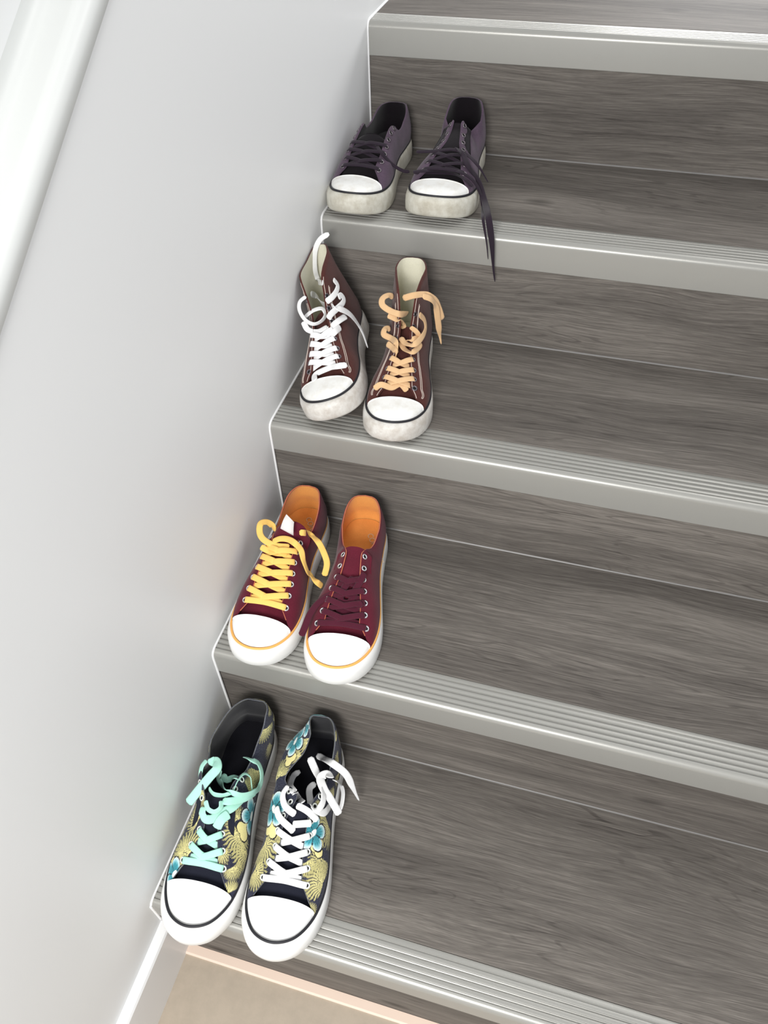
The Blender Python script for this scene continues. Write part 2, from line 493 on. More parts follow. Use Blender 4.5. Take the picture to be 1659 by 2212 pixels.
M_BROWN = canvas('brown_canvas', srgb(80, 44, 40), var=0.3)
M_PURPLE = canvas('purple_canvas', srgb(84, 68, 84), var=0.35)
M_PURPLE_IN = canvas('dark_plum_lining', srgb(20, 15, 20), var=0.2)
M_ORANGE_IN = canvas('orange_lining', srgb(226, 158, 84), var=0.10)
M_CREAM_IN = canvas('cream_lining', srgb(222, 219, 200), var=0.08)
M_PRINT = canvas('floral_print_canvas', None, var=0.14, attr='print')
L_MINT = canvas('mint_lace', srgb(178, 232, 214), var=0.05, weave=1500)
L_WHITE = canvas('white_lace', srgb(242, 242, 242), var=0.04, weave=1500)
L_YELLOW = canvas('yellow_lace', srgb(250, 204, 112), var=0.05, weave=1500)
L_MAROON = canvas('maroon_lace', srgb(78, 28, 44), var=0.12, weave=1500)
L_TAN = canvas('tan_lace', srgb(222, 184, 140), var=0.05, weave=1500)
L_PURPLE = canvas('dark_purple_lace', srgb(42, 33, 43), var=0.12, weave=1500)
M_AGLET = plain('clear_lace_tip', srgb(190, 190, 190), 0.25)
M_PRINT_INK = plain('pale_insole_print', srgb(214, 190, 160), 0.8)

# ------------------------------------------------------------------ shoe generator
_O = [(0, 0), (.0215, .0055), (.0345, .029), (.0365, .07), (.0385, .11), (.045, .152), (.0515, .193), (.0515, .222), (.044, .252), (.026, .276),
      (0.000, .285), (-.027, .277), (-.0445, .253), (-.0505, .222), (-.0485, .188), (-.0405, .150), (-.0345, .105), (-.0345, .065), (-.0325, .028), (-.0215, .0055)]
_OD = catmull(_O, 400, closed=True)
_OD[:, 1] = (_OD[:, 1] - _OD[:, 1].min()) / (_OD[:, 1].max() - _OD[:, 1].min())
_OD[:, 0] /= 0.104
_iT = int(np.argmax(_OD[:, 1])); _iH = int(np.argmin(_OD[:, 1]))
if _iH > _iT: _iH -= 400
_A = np.array([_OD[i % 400] for i in range(_iH, _iT + 1)]); _B = np.array([_OD[i % 400] for i in range(_iT, _iH + 401)])[::-1]
_A[0, 0] = _B[0, 0] = 0.0; _A[-1, 0] = _B[-1, 0] = (_A[-1, 0] + _B[-1, 0]) / 2


def halfw(u, med):
    """normalised left/right x at length fraction u (right = +x); med = sign of the inner side"""
    u = np.atleast_1d(u)
    th = np.arccos(np.clip(1 - 2 * u, -1, 1))
    r = np.interp(th, np.arccos(np.clip(1 - 2 * _A[:, 1], -1, 1)), _A[:, 0])
    l = np.interp(th, np.arccos(np.clip(1 - 2 * _B[:, 1], -1, 1)), _B[:, 0])
    if med > 0: r, l = -l, -r
    return l, r


CAP_U = 0.835
LOW_Q = [  # u, outline of the canvas quarter from the sole edge up to its free edge (x as share of half width, z in m)
    (0.00, [(1, 0), (1.03, .015), (.98, .030), (.88, .043), (.80, .049)]),
    (0.06, [(1, 0), (1.03, .015), (.98, .030), (.88, .043), (.80, .049)]),
    (0.16, [(1, 0), (1.03, .012), (.98, .025), (.90, .036), (.84, .041)]),
    (0.28, [(1, 0), (1.03, .010), (.99, .021), (.92, .030), (.86, .035)]),
    (0.34, [(1, 0), (1.02, .011), (.97, .023), (.88, .033), (.80, .038)]),
    (0.375, [(1, 0), (1.01, .012), (.95, .027), (.84, .039), (.73, .0465)]),
    (0.42, [(1, 0), (1.0, .014), (.92, .031), (.78, .044), (.62, .051)]),
    (0.55, [(1, 0), (.99, .013), (.89, .027), (.72, .038), (.56, .0435)]),
    (0.67, [(1, 0), (.98, .0105), (.87, .021), (.69, .0288), (.53, .0328)]),
    (0.76, [(1, 0), (.97, .0080), (.85, .0155), (.66, .0210), (.50, .0235)]),
    (0.795, [(1, 0), (.97, .0065), (.88, .0112), (.77, .0147), (.64, .0170)]),
    (0.835, [(1, 0), (.985, .0030), (.95, .0054), (.90, .0076), (.84, .0094)]),
    (0.865, [(1, 0), (.999, .0005), (.998, .001), (.997, .0015), (.996, .002)])]
HIGH_Q = [
    (0.00, [(1, 0), (1.04, .015), (.95, .045), (.80, .085), (.70, .122)]),
    (0.06, [(1, 0), (1.04, .015), (.95, .045), (.80, .085), (.70, .122)]),
    (0.18, [(1, 0), (1.03, .020), (.96, .050), (.84, .085), (.72, .119)]),
    (0.30, [(1, 0), (1.0, .022), (.92, .052), (.81, .085), (.70, .116)]),
    (0.36, [(1, 0), (.99, .022), (.89, .050), (.76, .080), (.66, .110)]),
    (0.42, [(1, 0), (.98, .020), (.87, .045), (.71, .068), (.60, .086)]),
    (0.50, [(1, 0), (.98, .017), (.86, .036), (.68, .052), (.55, .060)]),
    (0.60, [(1, 0), (.98, .014), (.87, .0285), (.70, .040), (.55, .0455)]),
    (0.69, [(1, 0), (.98, .0105), (.87, .0205), (.68, .0280), (.52, .0318)]),
    (0.76, [(1, 0), (.97, .0080), (.85, .0155), (.66, .0210), (.50, .0235)]),
    (0.795, [(1, 0), (.97, .0065), (.88, .0112), (.77, .0147), (.64, .0170)]),
    (0.835, [(1, 0), (.985, .0030), (.95, .0054), (.90, .0076), (.84, .0094)]),
    (0.865, [(1, 0), (.999, .0005), (.998, .001), (.997, .0015), (.996, .002)])]
LAST = [  # closed sections of the foot form, sole edge to the middle of the instep
    (0.36, [(1, 0), (1.0, .014), (.92, .032), (.72, .048), (.40, .058), (.15, .0605), (0, .0607)]),
    (0.42, [(1, 0), (1.0, .014), (.92, .031), (.70, .046), (.38, .0535), (.15, .0555), (0, .0557)]),
    (0.55, [(1, 0), (.99, .013), (.89, .027), (.66, .039), (.36, .0450), (.15, .0468), (0, .047)]),
    (0.67, [(1, 0), (.98, .0105), (.87, .021), (.64, .0290), (.34, .0330), (.15, .0344), (0, .0346)]),
    (0.76, [(1, 0), (.97, .0076), (.85, .0146), (.60, .0200), (.32, .0228), (.15, .0237), (0, .0238)]),
    (0.83, [(1, 0), (.96, .0048), (.82, .0094), (.58, .0127), (.30, .0144), (.15, .0149), (0, .015)]),
    (0.89, [(1, 0), (.96, .0040), (.82, .0078), (.58, .0105), (.30, .0118), (.15, .0122), (0, .0123)]),
    (0.94, [(1, 0), (.96, .0032), (.82, .0062), (.58, .0082), (.30, .0092), (.15, .0095), (0, .0096)]),
    (0.98, [(1, 0), (.96, .0016), (.82, .0030), (.58, .0040), (.30, .0044), (.15, .0045), (0, .0046)]),
    (1.00, [(1, 0), (.96, .0002), (.82, .0004), (.58, .0005), (.30, .0006), (.15, .0006), (0, .0006)])]


class Shoe:
    def __init__(s, name, loc, ang, L, W, med, Q=LOW_Q, hs=0.029, spring=0.012, zs=1.0, deform=None, inset=0.0055, toe_inset=0.013, **cfg):
        s.L, s.W, s.med, s.hs, s.spring, s.zs, s.deform = L, W, med, hs, spring, zs, deform
        s.inset, s.toe_inset = inset, toe_inset
        s.cfg = cfg
        s.N = cfg.get('N', 14)
        s.Qu = [q[0] for q in Q]; s.Qp = np.array([catmull(np.array(q[1]) * [1, 12], 33) for q in Q]) / [1, 12]
        s.Lu = [q[0] for q in LAST]; s.Lp = np.array([catmull(np.array(q[1]) * [1, 20], 33) for q in LAST]) / [1, 20]
        s.root = bpy.data.objects.new(name, None); COL.objects.link(s.root)
        s.root.location = loc; s.root.rotation_euler = (0, cfg.get('roll', 0), PI + ang)
        s.root.empty_display_size = 0.05

    # --- form
    def z0(s, y):
        t = np.clip((np.asarray(y) / s.L - 0.70) / 0.30, 0, 1.1)
        return s.spring * t ** 2

    def plan(s, u):
        l, r = halfw(u, s.med)
        Wu = s.W - 2 * s.inset
        return l * Wu, r * Wu, 0.005 + np.atleast_1d(u) * (s.L - 0.005 - s.toe_inset)

    def _place(s, u, side, fx, fz, deform=True):
        l, r, y = s.plan(u)
        c = (l + r) / 2; h = (r - l) / 2
        c = c.reshape(c.shape + (1,) * (fx.ndim - 1)); h = h.reshape(c.shape); y = y.reshape(c.shape)
        fz = fz * s.zs
        x = c + side * fx * h
        z = s.hs + s.z0(y) + fz
        uu = np.asarray(u).reshape(c.shape)
        # heel counter: bulges a little, then leans in towards the collar
        k = np.clip(1 - uu / 0.4, 0, 1) ** 2
        lean = (-0.0025 * np.sin(np.clip(fz / 0.03, 0, 1) * PI) + s.cfg.get('lean', 0.006) * np.clip((fz - 0.02) / 0.05, 0, 1.4)) * k
        P = np.stack(np.broadcast_arrays(x, y + lean, z), -1)
        if s.deform and deform: P = s.deform(P, uu)
        if 'wall' in s.cfg:      # cloth pressed flat where it meets the wall
            Mx = np.array(Matrix.LocRotScale(s.root.location, s.root.rotation_euler, None))
            xw = P @ Mx[0, :3] + Mx[0, 3]; k = s.cfg.get('wall_k', 0.0015); d = s.cfg['wall'] - xw
            push = np.where(d > -k * 6, k * np.log1p(np.exp(np.clip(d / k, -30, 30))), 0.0)
            P = P + push[..., None] * Mx[0, :3]
        return P

    def sec(s, us, keys='Q'):
        if keys != 'Q':
            return pchip(s.Lu, s.Lp, us)
        r = pchip(s.Qu, s.Qp, us)
        u = np.asarray(us, float)[:, None]; t = np.linspace(0, 1, r.shape[1])[None, :]
        # eyestays pulled together towards the ankle; collar raised at the heel
        wu = np.interp(u, s.cfg.get('close_u', [.2, .34, .42, .55, .74]), s.cfg.get('close_w', [0, .55, 1, .75, 0]))
        r[:, :, 0] *= 1 - s.cfg.get('close', 0.0) * wu * t ** 1.6
        r[:, :, 1] += s.cfg.get('heel_up', 0.0) * np.interp(u, [0, .1, .32], [1, .9, 0]) * t
        r[:, :, 1] += s.cfg.get('flap_up', 0.0) * np.exp(-((u - .385) / .05) ** 2) * t ** 2
        return r

    def quarter(s, u, side, t):
        """point on the canvas quarter: t = 0 at the sole, 1 at the free edge"""
        p = s.sec([u])[0]
        f = np.array([np.interp(t, np.linspace(0, 1, len(p)), p[:, k]) for k in (0, 1)])
        return s._place(np.array([u]), side, f[0].reshape(1, 1), f[1].reshape(1, 1))[0, 0]

    def qnormal(s, u, side, t):
        a = s.quarter(u + .004, side, t) - s.quarter(u - .004, side, t)
        b = s.quarter(u, side, min(t + .02, 1)) - s.quarter(u, side, max(t - .02, 0))
        n = np.cross(a, b); n /= np.linalg.norm(n)
        if n[2] < 0 and abs(n[2]) > .2 or (abs(n[2]) <= .2 and n[0] * side < 0): n = -n
        return n

    def qedge_t(s, u, d):
        p = np.array([s.quarter(u, 1, t) for t in np.linspace(0, 1, 15)])
        l = np.linalg.norm(np.diff(p, axis=0), axis=1).sum()
        return 1 - d / l

    def last(s, u, tau, off=0.0):
        """point on the closed foot form, tau -1..1 across"""
        p = s.sec([u], 'L')[0]
        f = np.array([np.interp(1 - abs(tau), np.linspace(0, 1, len(p)), p[:, k]) for k in (0, 1)])
        P = s._place(np.array([u]), 1 if tau >= 0 else -1, f[0].reshape(1, 1), f[1].reshape(1, 1))[0, 0]
        if off:
            P = P + off * s.lnormal(u, tau)
        return P

    def lnormal(s, u, tau):
        a = s.last(min(u + .006, 1), tau) - s.last(u - .006, tau)
        b = s.last(u, min(tau + .05, 1)) - s.last(u, max(tau - .05, -1))
        n = np.cross(b, a); l = np.linalg.norm(n)
        n = n / l if l > 1e-12 else np.array([0, 0, 1.])
        return n if n[2] > 0 else -n

    # --- build
    def build(s, m):
        c = s.cfg; root = s.root
        M = 120
        ring = catmull(np.vstack([_A[:-1], _B[::-1][:-1]]), M, closed=True)
        if s.med > 0: ring[:, 0] *= -1
        Wu = s.W - 2 * s.inset
        O = np.stack([ring[:, 0] * s.W, ring[:, 1] * s.L], 1)
        U = np.stack([ring[:, 0] * Wu, 0.005 + ring[:, 1] * (s.L - 0.005 - s.toe_inset)], 1)
        Cn = np.array([0, s.L / 2])
        # foxing / sole
        levels = []
        def lev(XY, z): levels.append(np.column_stack([XY, z + s.z0(XY[:, 1])]))
        In = O + (Cn - O) / np.linalg.norm(Cn - O, axis=1, keepdims=True) * 0.004
        h = s.hs
        lev(In, np.full(M, 0.0)); lev(O * .35 + In * .65, np.full(M, 0.0003)); lev(O, np.full(M, 0.0035)); lev(O, np.full(M, h * .45))
        lev(O * .94 + U * .06, np.full(M, h * .72)); lev(O * .72 + U * .28, np.full(M, h * .9)); lev(O * .35 + U * .65, np.full(M, h * .985)); lev(U * 1.0, np.full(M, h + .0008))
        Ui = U + (Cn - U) / np.linalg.norm(Cn - U, axis=1, keepdims=True) * 0.004
        lev(Ui, np.full(M, h - .002))
        V = np.vstack(levels); F = []
        for k in range(len(levels) - 1):
            for i in range(M):
                i2 = (i + 1) % M
                F.append((k * M + i, k * M + i2, (k + 1) * M + i2, (k + 1) * M + i))
        # bottom
        V = np.vstack([V, [[0, s.L * .45, 0.0]]]); cb = len(V) - 1
        mi = [0] * len(F)
        for i in range(M): F.append((cb, (i + 1) % M, i)); mi.append(1)
        mesh('sole', V, F, [m['sole'], M_OUTSOLE], root, mi=mi)
        # coloured line round the top of the foxing
        pth = np.column_stack([U * 1.0, h + .0016 + s.z0(U[:, 1])])
        out = np.column_stack([(O - U), np.zeros(M)]); pth = pth + out * 0.16
        Vt, Ft = tube_vf(pth, 0.0017, 6, closed=True)
        mesh('foxing_line', Vt, Ft, m['line'], root)
        # canvas upper, one strip running right front -> heel -> left front
        ns = c.get('ns', 46)
        us = np.concatenate([[0], 0.865 * np.linspace(0.02, 1, ns - 1) ** 1.25])
        N = s.N
        sec = s.sec(us)
        ti = np.linspace(0, 1, N)
        secN = np.stack([[np.interp(ti, np.linspace(0, 1, 33), a[:, k]) for k in (0, 1)] for a in sec])  # ns,2,N
        R = s._place(us, 1, secN[:, 0], secN[:, 1]); Lf = s._place(us, -1, secN[:, 0], secN[:, 1])
        G = np.concatenate([R[::-1], Lf[1:]], 0)
        nrm = grid_normals(G)
        ctr = np.array([0, s.L * .4, s.hs]);
        if np.mean(np.sum(nrm * (G - ctr), -1)) < 0: nrm = -nrm
        s.G, s.Gn, s.us = G, nrm, us
        th = c.get('thick', 0.0022)
        # press the inner layer in; keep it inside near the front where the quarter lies on the vamp
        outer = G + nrm * 0.0012
        inner = G - nrm * (th - 0.0012)
        nu = len(G)
        V = np.vstack([outer.reshape(-1, 3), inner[:, -1, :]])
        F = grid_faces(nu, N)
        b = nu * N
        for i in range(nu - 1): F.append((i * N + N - 1, (i + 1) * N + N - 1, b + i + 1, b + i))
        up = mesh('upper', V, F, m['upper'], root)
        s.upper = up
        if c.get('paint'):
            s.paint(up, outer, c['paint'])
        su = max(1, c.get('ns', 46) // 46); sv = max(1, N // 14)
        keep = [i for i in range(nu) if us[abs(i - (ns - 1))] < .60]
        ii = sorted(set(keep[::su]) | {keep[0], keep[-1]}); jj = sorted(set(range(0, N, sv)) | {N - 1})
        inn = inner[np.ix_(ii, jj)]
        mesh('lining', inn.reshape(-1, 3), grid_faces(len(ii), len(jj), flip=True), m['lining'], root)
        # binding along the free edge
        if 'binding' in m:
            ed = (outer[:, -1] + inner[:, -1]) / 2
            kk = [i for i in range(nu) if us[abs(i - (ns - 1))] < .838]
            Vt, Ft = tube_vf(ed[kk][::max(1, nu // 130)], 0.0009, 5)
            mesh('edge_binding', Vt, Ft, m['binding'], root)
        # insole
        ins = U + (Cn - U) / np.linalg.norm(Cn - U, axis=1, keepdims=True) * 0.0015
        ins = np.array([q for q in np.vstack([ins[M // 2:], ins[:M // 2]]) if q[1] < s.L * .66]); mi_ = len(ins)
        V = np.vstack([np.column_stack([ins, np.full(mi_, s.hs + 0.003)]), [[0, s.L * .35, s.hs + .002]]])
        mesh('insole', V, [(i, (i + 1) % mi_, mi_) for i in range(mi_)], m['insole'], root)
        # tongue: the vamp under the eyestays plus a free flap
        tu = np.linspace(0.87, c.get('tongue_u', 0.43), 18); tw = c.get('tongue_w', 0.72); nt = 15
        taus = np.linspace(-tw, tw, nt)
        rows = [[s.last(u, t * (1 if u < .78 else 1.25) * (1 - c.get('close', 0) * .6 * np.interp(u, [.45, .76], [1, 0])), -0.0035 - .0045 * min(max((u - .6) / .15, 0), 1)) for t in taus] for u in tu]
        fl = c.get('flap', (0.012, 25, 0, 0))
        base = np.array(rows[-1]); prev = base; ang0 = math.radians(fl[1])
        for k in range(1, 7):
            t = k / 6
            a = ang0 + math.radians(fl[3]) * t
            step = np.array([fl[2] * fl[0] / 6, -math.cos(a) * fl[0] / 6, math.sin(a) * fl[0] / 6])
            nx = prev + step
            cx = nx[:, 0].mean(); nx = nx.copy(); nx[:, 0] = cx + (nx[:, 0] - cx) * (1 - 0.10 * (t ** 4))
            # rounded top corners
            if k == 6:
                e = np.abs(np.linspace(-1, 1, nt)) ** 6
                nx = nx - np.outer(e, step) * 1.2
            rows.append(list(nx)); prev = nx
        G2 = np.array(rows); n2 = grid_normals(G2)
        if n2[:, :, 2].mean() < 0: n2 = -n2
        nv = nt; nu2 = len(G2)
        top = G2; bot = G2 - n2 * 0.0022
        V = np.vstack([top.reshape(-1, 3), bot.reshape(-1, 3)])
        F = grid_faces(nu2, nv) + grid_faces(nu2, nv, off=nu2 * nv, flip=True); k0 = nu2 * nv
        for j in range(nv - 1): F.append(((nu2 - 1) * nv + j, (nu2 - 1) * nv + j + 1, k0 + (nu2 - 1) * nv + j + 1, k0 + (nu2 - 1) * nv + j))
        for i in range(nu2 - 1):
            F.append((i * nv, (i + 1) * nv, k0 + (i + 1) * nv, k0 + i * nv)); F.append((i * nv + nv - 1, k0 + i * nv + nv - 1, k0 + (i + 1) * nv + nv - 1, (i + 1) * nv + nv - 1))
        s.tongue = mesh('tongue', V, F, m['tongue'], root); s.TG = G2
        if c.get('paint'):
            ca = s.tongue.data.color_attributes.new('print', 'FLOAT_COLOR', 'POINT')
            cc = np.tile(np.array(srgb(34, 36, 48)), (len(V), 1)); ca.data.foreach_set('color', cc.astype(np.float32).ravel())
        # toe cap
        nt, nn = 33, 16
        rows = []
        for k in range(nn):
            f = (k / (nn - 1))
            row = []
            for t in np.linspace(-1, 1, nt):
                uc = c.get('cap_u', CAP_U) + 0.025 * abs(t) ** 2.5
                u = uc + (1 - uc) * (1 - (1 - f) ** 1.5)
                row.append(s.last(u, t) + np.array([0, 0, 0.0016 * (1 - u) / (1 - uc) + .0016]) if abs(t) < .999 else s.last(u, t) + np.array([0, 0, .0018]))
            rows.append(row)
        G3 = np.array(rows)
        V = G3.reshape(-1, 3); F = grid_faces(nn, nt)
        lip = G3[0] - np.array([0, 0, 0.0085])
        V = np.vstack([V, lip]); b = nn * nt
        # rounded lip at the back edge of the cap
        for j in range(nt - 1): F.append((b + j, b + j + 1, j + 1, j))
        mesh('toe_cap', V, F, m['cap'], root)
        # eyelets
        rows_u = c['rows']
        s.eye = {}
        for side in (1, -1):
            for i, u in enumerate(rows_u):
                t = s.qedge_t(u, c.get('eye_d', 0.0075))
                P = s.quarter(u, side, t); n = s.qnormal(u, side, t)
                s.eye[(i, side)] = (P + n * 0.0013, n)
                if (i, side) in c.get('no_eye', ()): continue
                a = np.cross(n, [0, 1, 0]); a /= np.linalg.norm(a); b2 = np.cross(n, a)
                R1, R2 = c.get('eye_r', (0.0032, 0.0011))
                V = []; F = []; mi = []
                sg, tg = 14, 6
                for ii in range(sg):
                    th_ = 2 * PI * ii / sg; d = math.cos(th_) * a + math.sin(th_) * b2
                    for jj in range(tg):
                        ph = 2 * PI * jj / tg
                        V.append(P + n * 0.0014 + d * (R1 + R2 * math.cos(ph)) + n * (R2 * 0.8 * math.sin(ph)))
                for ii in range(sg):
                    for jj in range(tg):
                        F.append((ii * tg + jj, ((ii + 1) % sg) * tg + jj, ((ii + 1) % sg) * tg + (jj + 1) % tg, ii * tg + (jj + 1) % tg)); mi.append(0)
                k0 = len(V)
                for ii in range(sg):
                    th_ = 2 * PI * ii / sg; V.append(P + n * 0.0015 + (math.cos(th_) * a + math.sin(th_) * b2) * R1)
                F.append(tuple(range(k0, k0 + sg))); mi.append(1)
                V = np.array(V) - P
                e = mesh('eyelet', V, F, [m['eyelet'], M_HOLE_SHADE], root, mi=mi); e.location = P
        # seam stitching
        if 'stitch' in m:
            for d in c.get('stitch_d', (0.0035, 0.0185, 0.021)):
                for side in (1, -1):
                    uu = np.linspace(c.get('stitch_u0', 0.36), 0.815 if d < .01 else 0.805, 30)
                    pp = []
                    for u in uu:
                        t = s.qedge_t(u, d) if u < .78 else s.qedge_t(u, d * max(0.15, (0.84 - u) / 0.06))
                        t = max(t, .02)
                        pp.append(s.quarter(u, side, t) + s.qnormal(u, side, t) * 0.0014)
                    Vt, Ft = tube_vf(catmull(pp, 50), 0.00055, 5)
                    mesh('stitching', Vt, Ft, m['stitch'], root)

    def paint(s, ob, outer, motifs):
        nu, N = outer.shape[:2]; ns = (nu + 1) // 2
        arc = np.concatenate([np.zeros((nu, 1)), np.cumsum(np.linalg.norm(np.diff(outer, axis=1), axis=2), axis=1)], 1)
        Y = outer[:, :, 1]; side = np.where(np.arange(nu) < ns, 1, -1)[:, None] * np.ones((1, N))
        rs = np.random.RandomState(5)
        base = np.array([50, 52, 68.]); col = np.ones((nu, N, 3)) * base
        sp = rs.rand(nu, N); col += (sp > .86)[..., None] * rs.rand(nu, N, 1) * 45 - (sp < .25)[..., None] * 14
        motifs = list(motifs); r2 = np.random.RandomState(int(len(motifs)))
        for sd in (1, -1):
            for q in range(70):
                y, ar = r2.uniform(.005, .245), r2.uniform(.004, .085)
                if all(m_[1] != sd or math.hypot(m_[2] - y, m_[3] - ar) > .026 for m_ in motifs):
                    motifs.append(('frond', sd, y, ar, r2.uniform(.015, .021), r2.uniform(0, 360)))
        for kind, sd, y, a, r, th in sorted(motifs, key=lambda q: {'frond': 0, 'blob': 1, 'flower': 2}[q[0]]):
            dx = (Y - y); dy = (arc - a); R = np.hypot(dx, dy); A = np.arctan2(dy, dx) - math.radians(th)
            A = (A + PI) % (2 * PI) - PI; on = side == sd
            if kind == 'frond':
                stre = np.abs(np.sin(A * 15 + 1.2 * np.sin(R * 300)))
                edge = r * (0.72 + .28 * np.cos(A * 0.9)) * (0.75 + .3 * np.abs(np.sin(A * 15 + .4)))
                k = on & (np.abs(A) < 1.75) & (R < edge) & (stre > .34 + .25 * (R / r))
                tone = np.clip(1.1 - R / r * .75 + (rs.rand(nu, N) - .5) * .2, 0, 1)[..., None]
                c1 = np.array([238, 228, 160.]) * tone + np.array([128, 124, 84.]) * (1 - tone)
                col[k] = c1[k]
            elif kind == 'blob':
                edge = r * (0.62 + .38 * np.abs(np.cos(1.5 * A)))
                col[on & (R < edge * 1.13)] = (30, 30, 40); col[on & (R < edge)] = (240, 228, 160)
            else:
                pet = np.abs(np.cos(2.5 * A)); edge = r * (0.52 + .48 * pet ** .6)
                col[on & (R < edge * 1.10)] = (22, 24, 34)
                k = on & (R < edge); q = np.clip(R / np.maximum(edge, 1e-9), 0, 1)
                f = np.clip((q - .62) / .36, 0, 1)[..., None]
                vein = (np.abs(np.sin(A * 12.5)) < .35) & (q < .8)
                teal = np.array([70, 158, 172.]) * (0.82 + .35 * q[..., None]) * np.where(vein, .66, 1)[..., None]
                cc = teal * (1 - f) + np.array([236, 246, 246.]) * f
                col[k] = cc[k]
                col[on & (R < edge) & (pet < .16) & (q > .15)] = (22, 26, 36)
                col[on & (np.hypot(dx * math.cos(math.radians(th)) + dy * math.sin(math.radians(th)), 1.9 * (dy * math.cos(math.radians(th)) - dx * math.sin(math.radians(th)))) < r * .27)] = (240, 244, 240)
        col = np.clip(col, 0, 255) / 255
        lin = np.where(col <= .04045, col / 12.92, ((col + .055) / 1.055) ** 2.4).reshape(-1, 3)
        full = np.vstack([lin, np.tile(lin.mean(0) * .8, (len(ob.data.vertices) - len(lin), 1))])
        ca = ob.data.color_attributes.new('print', 'FLOAT_COLOR', 'POINT')
        ca.data.foreach_set('color', np.column_stack([full, np.ones(len(full))]).astype(np.float32).ravel())

    # --- laces
    def lace_cross(s, i, side, m, width=0.0075, to=None, lift=0.0, over=0.0, name='lace', V=None, F=None):
        """strap from eyelet (i, side) across the tongue, diving under the other eyestay one row nearer the toe"""
        P, n = s.eye[(i, side)]
        ru = s.cfg['rows']
        Q, nq = s.eye[(to if to is not None else i - 1, -side)]
        um = (ru[i] + ru[to if to is not None else i - 1]) / 2
        mid = s.last(um, 0.05 * side, 0.0042 + over); mn = s.lnormal(um, 0)
        uq = ru[to if to is not None else i - 1] - .012
        te = s.quarter(uq, -side, 1.0); ne = s.qnormal(uq, -side, .95)
        B = te - ne * 0.0022 + (te - s.quarter(uq, side, 1.0)) * 0.06
        A2 = P + n * 0.0028 + (mid - P) * 0.18
        B1 = mid + (B - mid) * 0.55 + mn * (0.0006 + over * .4)
        pts = [P - n * 0.0006, P + n * 0.0022 + (mid - P) * 0.05, A2, mid + (A2 - mid) * .45 + mn * .0008, mid, B1, B]
        pth = catmull(pts, 22)
        nn = np.array([n * (1 - t) + mn * t for t in np.linspace(0, 1, 22)])
        return ribbon_vf(pth, nn, width, 0.0013)

    def lace_bar(s, i, m, width=0.0075, lift=0.004):
        P, n = s.eye[(i, 1)]; Q, nq = s.eye[(i, -1)]
        mn = s.lnormal(s.cfg['rows'][i], 0)
        mid = (P + Q) / 2; lm = s.last(s.cfg['rows'][i], 0, lift)
        mid = mid.copy(); mid[2] = max(mid[2], lm[2])
        pts = [P - n * .0006, P + n * .002 + (mid - P) * .06, P + n * .0028 + (mid - P) * .25, mid, Q + nq * .0028 + (mid - Q) * .25, Q + nq * .002 + (mid - Q) * .06, Q - nq * .0006]
        pth = catmull(pts, 26)
        t = np.linspace(0, 1, 26)[:, None]
        nn = n * (1 - t) ** 2 + mn * 2 * t * (1 - t) + nq * t ** 2
        return ribbon_vf(pth, nn, width, 0.0013)

    def add_lace(s, parts, mat, name='lace'):
        V = []; F = []
        for v, f in parts:
            o = len(V); V += list(v); F += [tuple(a + o for a in q) for q in f]
        return mesh(name, V, F, mat, s.root)


SHOES = {}
MATS = {
    '1': dict(sole=M_RUB, cap=M_RUBCAP, line=M_BLACK, upper=M_PRINT, lining=M_DENIM_IN, insole=M_DENIM_IN, tongue=M_PRINT, binding=M_EDGE_GREY, eyelet=M_WHITE_EYE),
    '2': dict(sole=M_RUB, cap=M_RUBCAP, line=M_ORANGE_LINE, upper=M_MAROON, lining=M_ORANGE_IN, insole=M_ORANGE_IN, tongue=M_MAROON, binding=M_EDGE_ORANGE, eyelet=M_NICKEL),
    '3': dict(sole=M_RUB_DIRTY, cap=M_CAP_DIRTY, line=M_BLACK, upper=M_BROWN, lining=M_CREAM_IN, insole=M_CREAM_IN, tongue=M_BROWN, eyelet=M_DARK_EYE, stitch=M_STITCH),
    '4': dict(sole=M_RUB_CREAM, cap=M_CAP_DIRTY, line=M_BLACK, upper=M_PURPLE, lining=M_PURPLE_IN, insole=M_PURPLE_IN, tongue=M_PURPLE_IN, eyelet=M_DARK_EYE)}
R7 = [.765, .705, .645, .59, .53, .47, .41]
R8 = [.765, .715, .665, .61, .555, .50, .45, .41]


def make(key, step, heel, toe, W, med, **k):
    hx, hy = heel; tx, ty = toe
    L = math.hypot(tx - hx, ty - hy); a = math.atan2(tx - hx, hy - ty)
    s = Shoe('sneaker', (hx, YK[step] + hy, ZK[step] + 0.0003 + k.get('raise_z', 0)), a, L, W, med, **k)
    s.build(MATS[key[0]])
    SHOES[key] = s
    return s


def sag_1l(P, u):
    P = P.copy(); zf = np.clip((P[..., 2] - .036) / .045, 0, 1)
    pos = P[..., 0] > 0
    wu = np.interp(u, [0, .1, .25, .40, .50, .62], [0, .25, .9, 1, .45, 0])
    wh = np.interp(u, [0, .12, .3], [.012, .008, 0])
    P[..., 0] += np.where(pos, .021 * zf * wu, .006 * zf * np.interp(u, [.05, .2, .4], [0, 1, 0])) - zf * wh
    return P


def lean_1r(P, u):
    P = P.copy(); z = P[..., 2]
    zf = np.clip((z - .060) / .045, 0, 1)
    pos = P[..., 0] > 0
    wp = np.interp(u, [0, .08, .2, .42, .56], [.15, .5, 1, .8, 0]); wn = np.interp(u, [0, .1, .35], [.15, .1, 0])
    bul = .016 * np.exp(-((z - .058) / .026) ** 2) * np.interp(u, [0, .1, .3, .48, .62], [0, .5, 1, .7, 0])
    P[..., 0] += np.where(pos, bul, 0) - .034 * zf * np.where(pos, wp, wn)
    return P


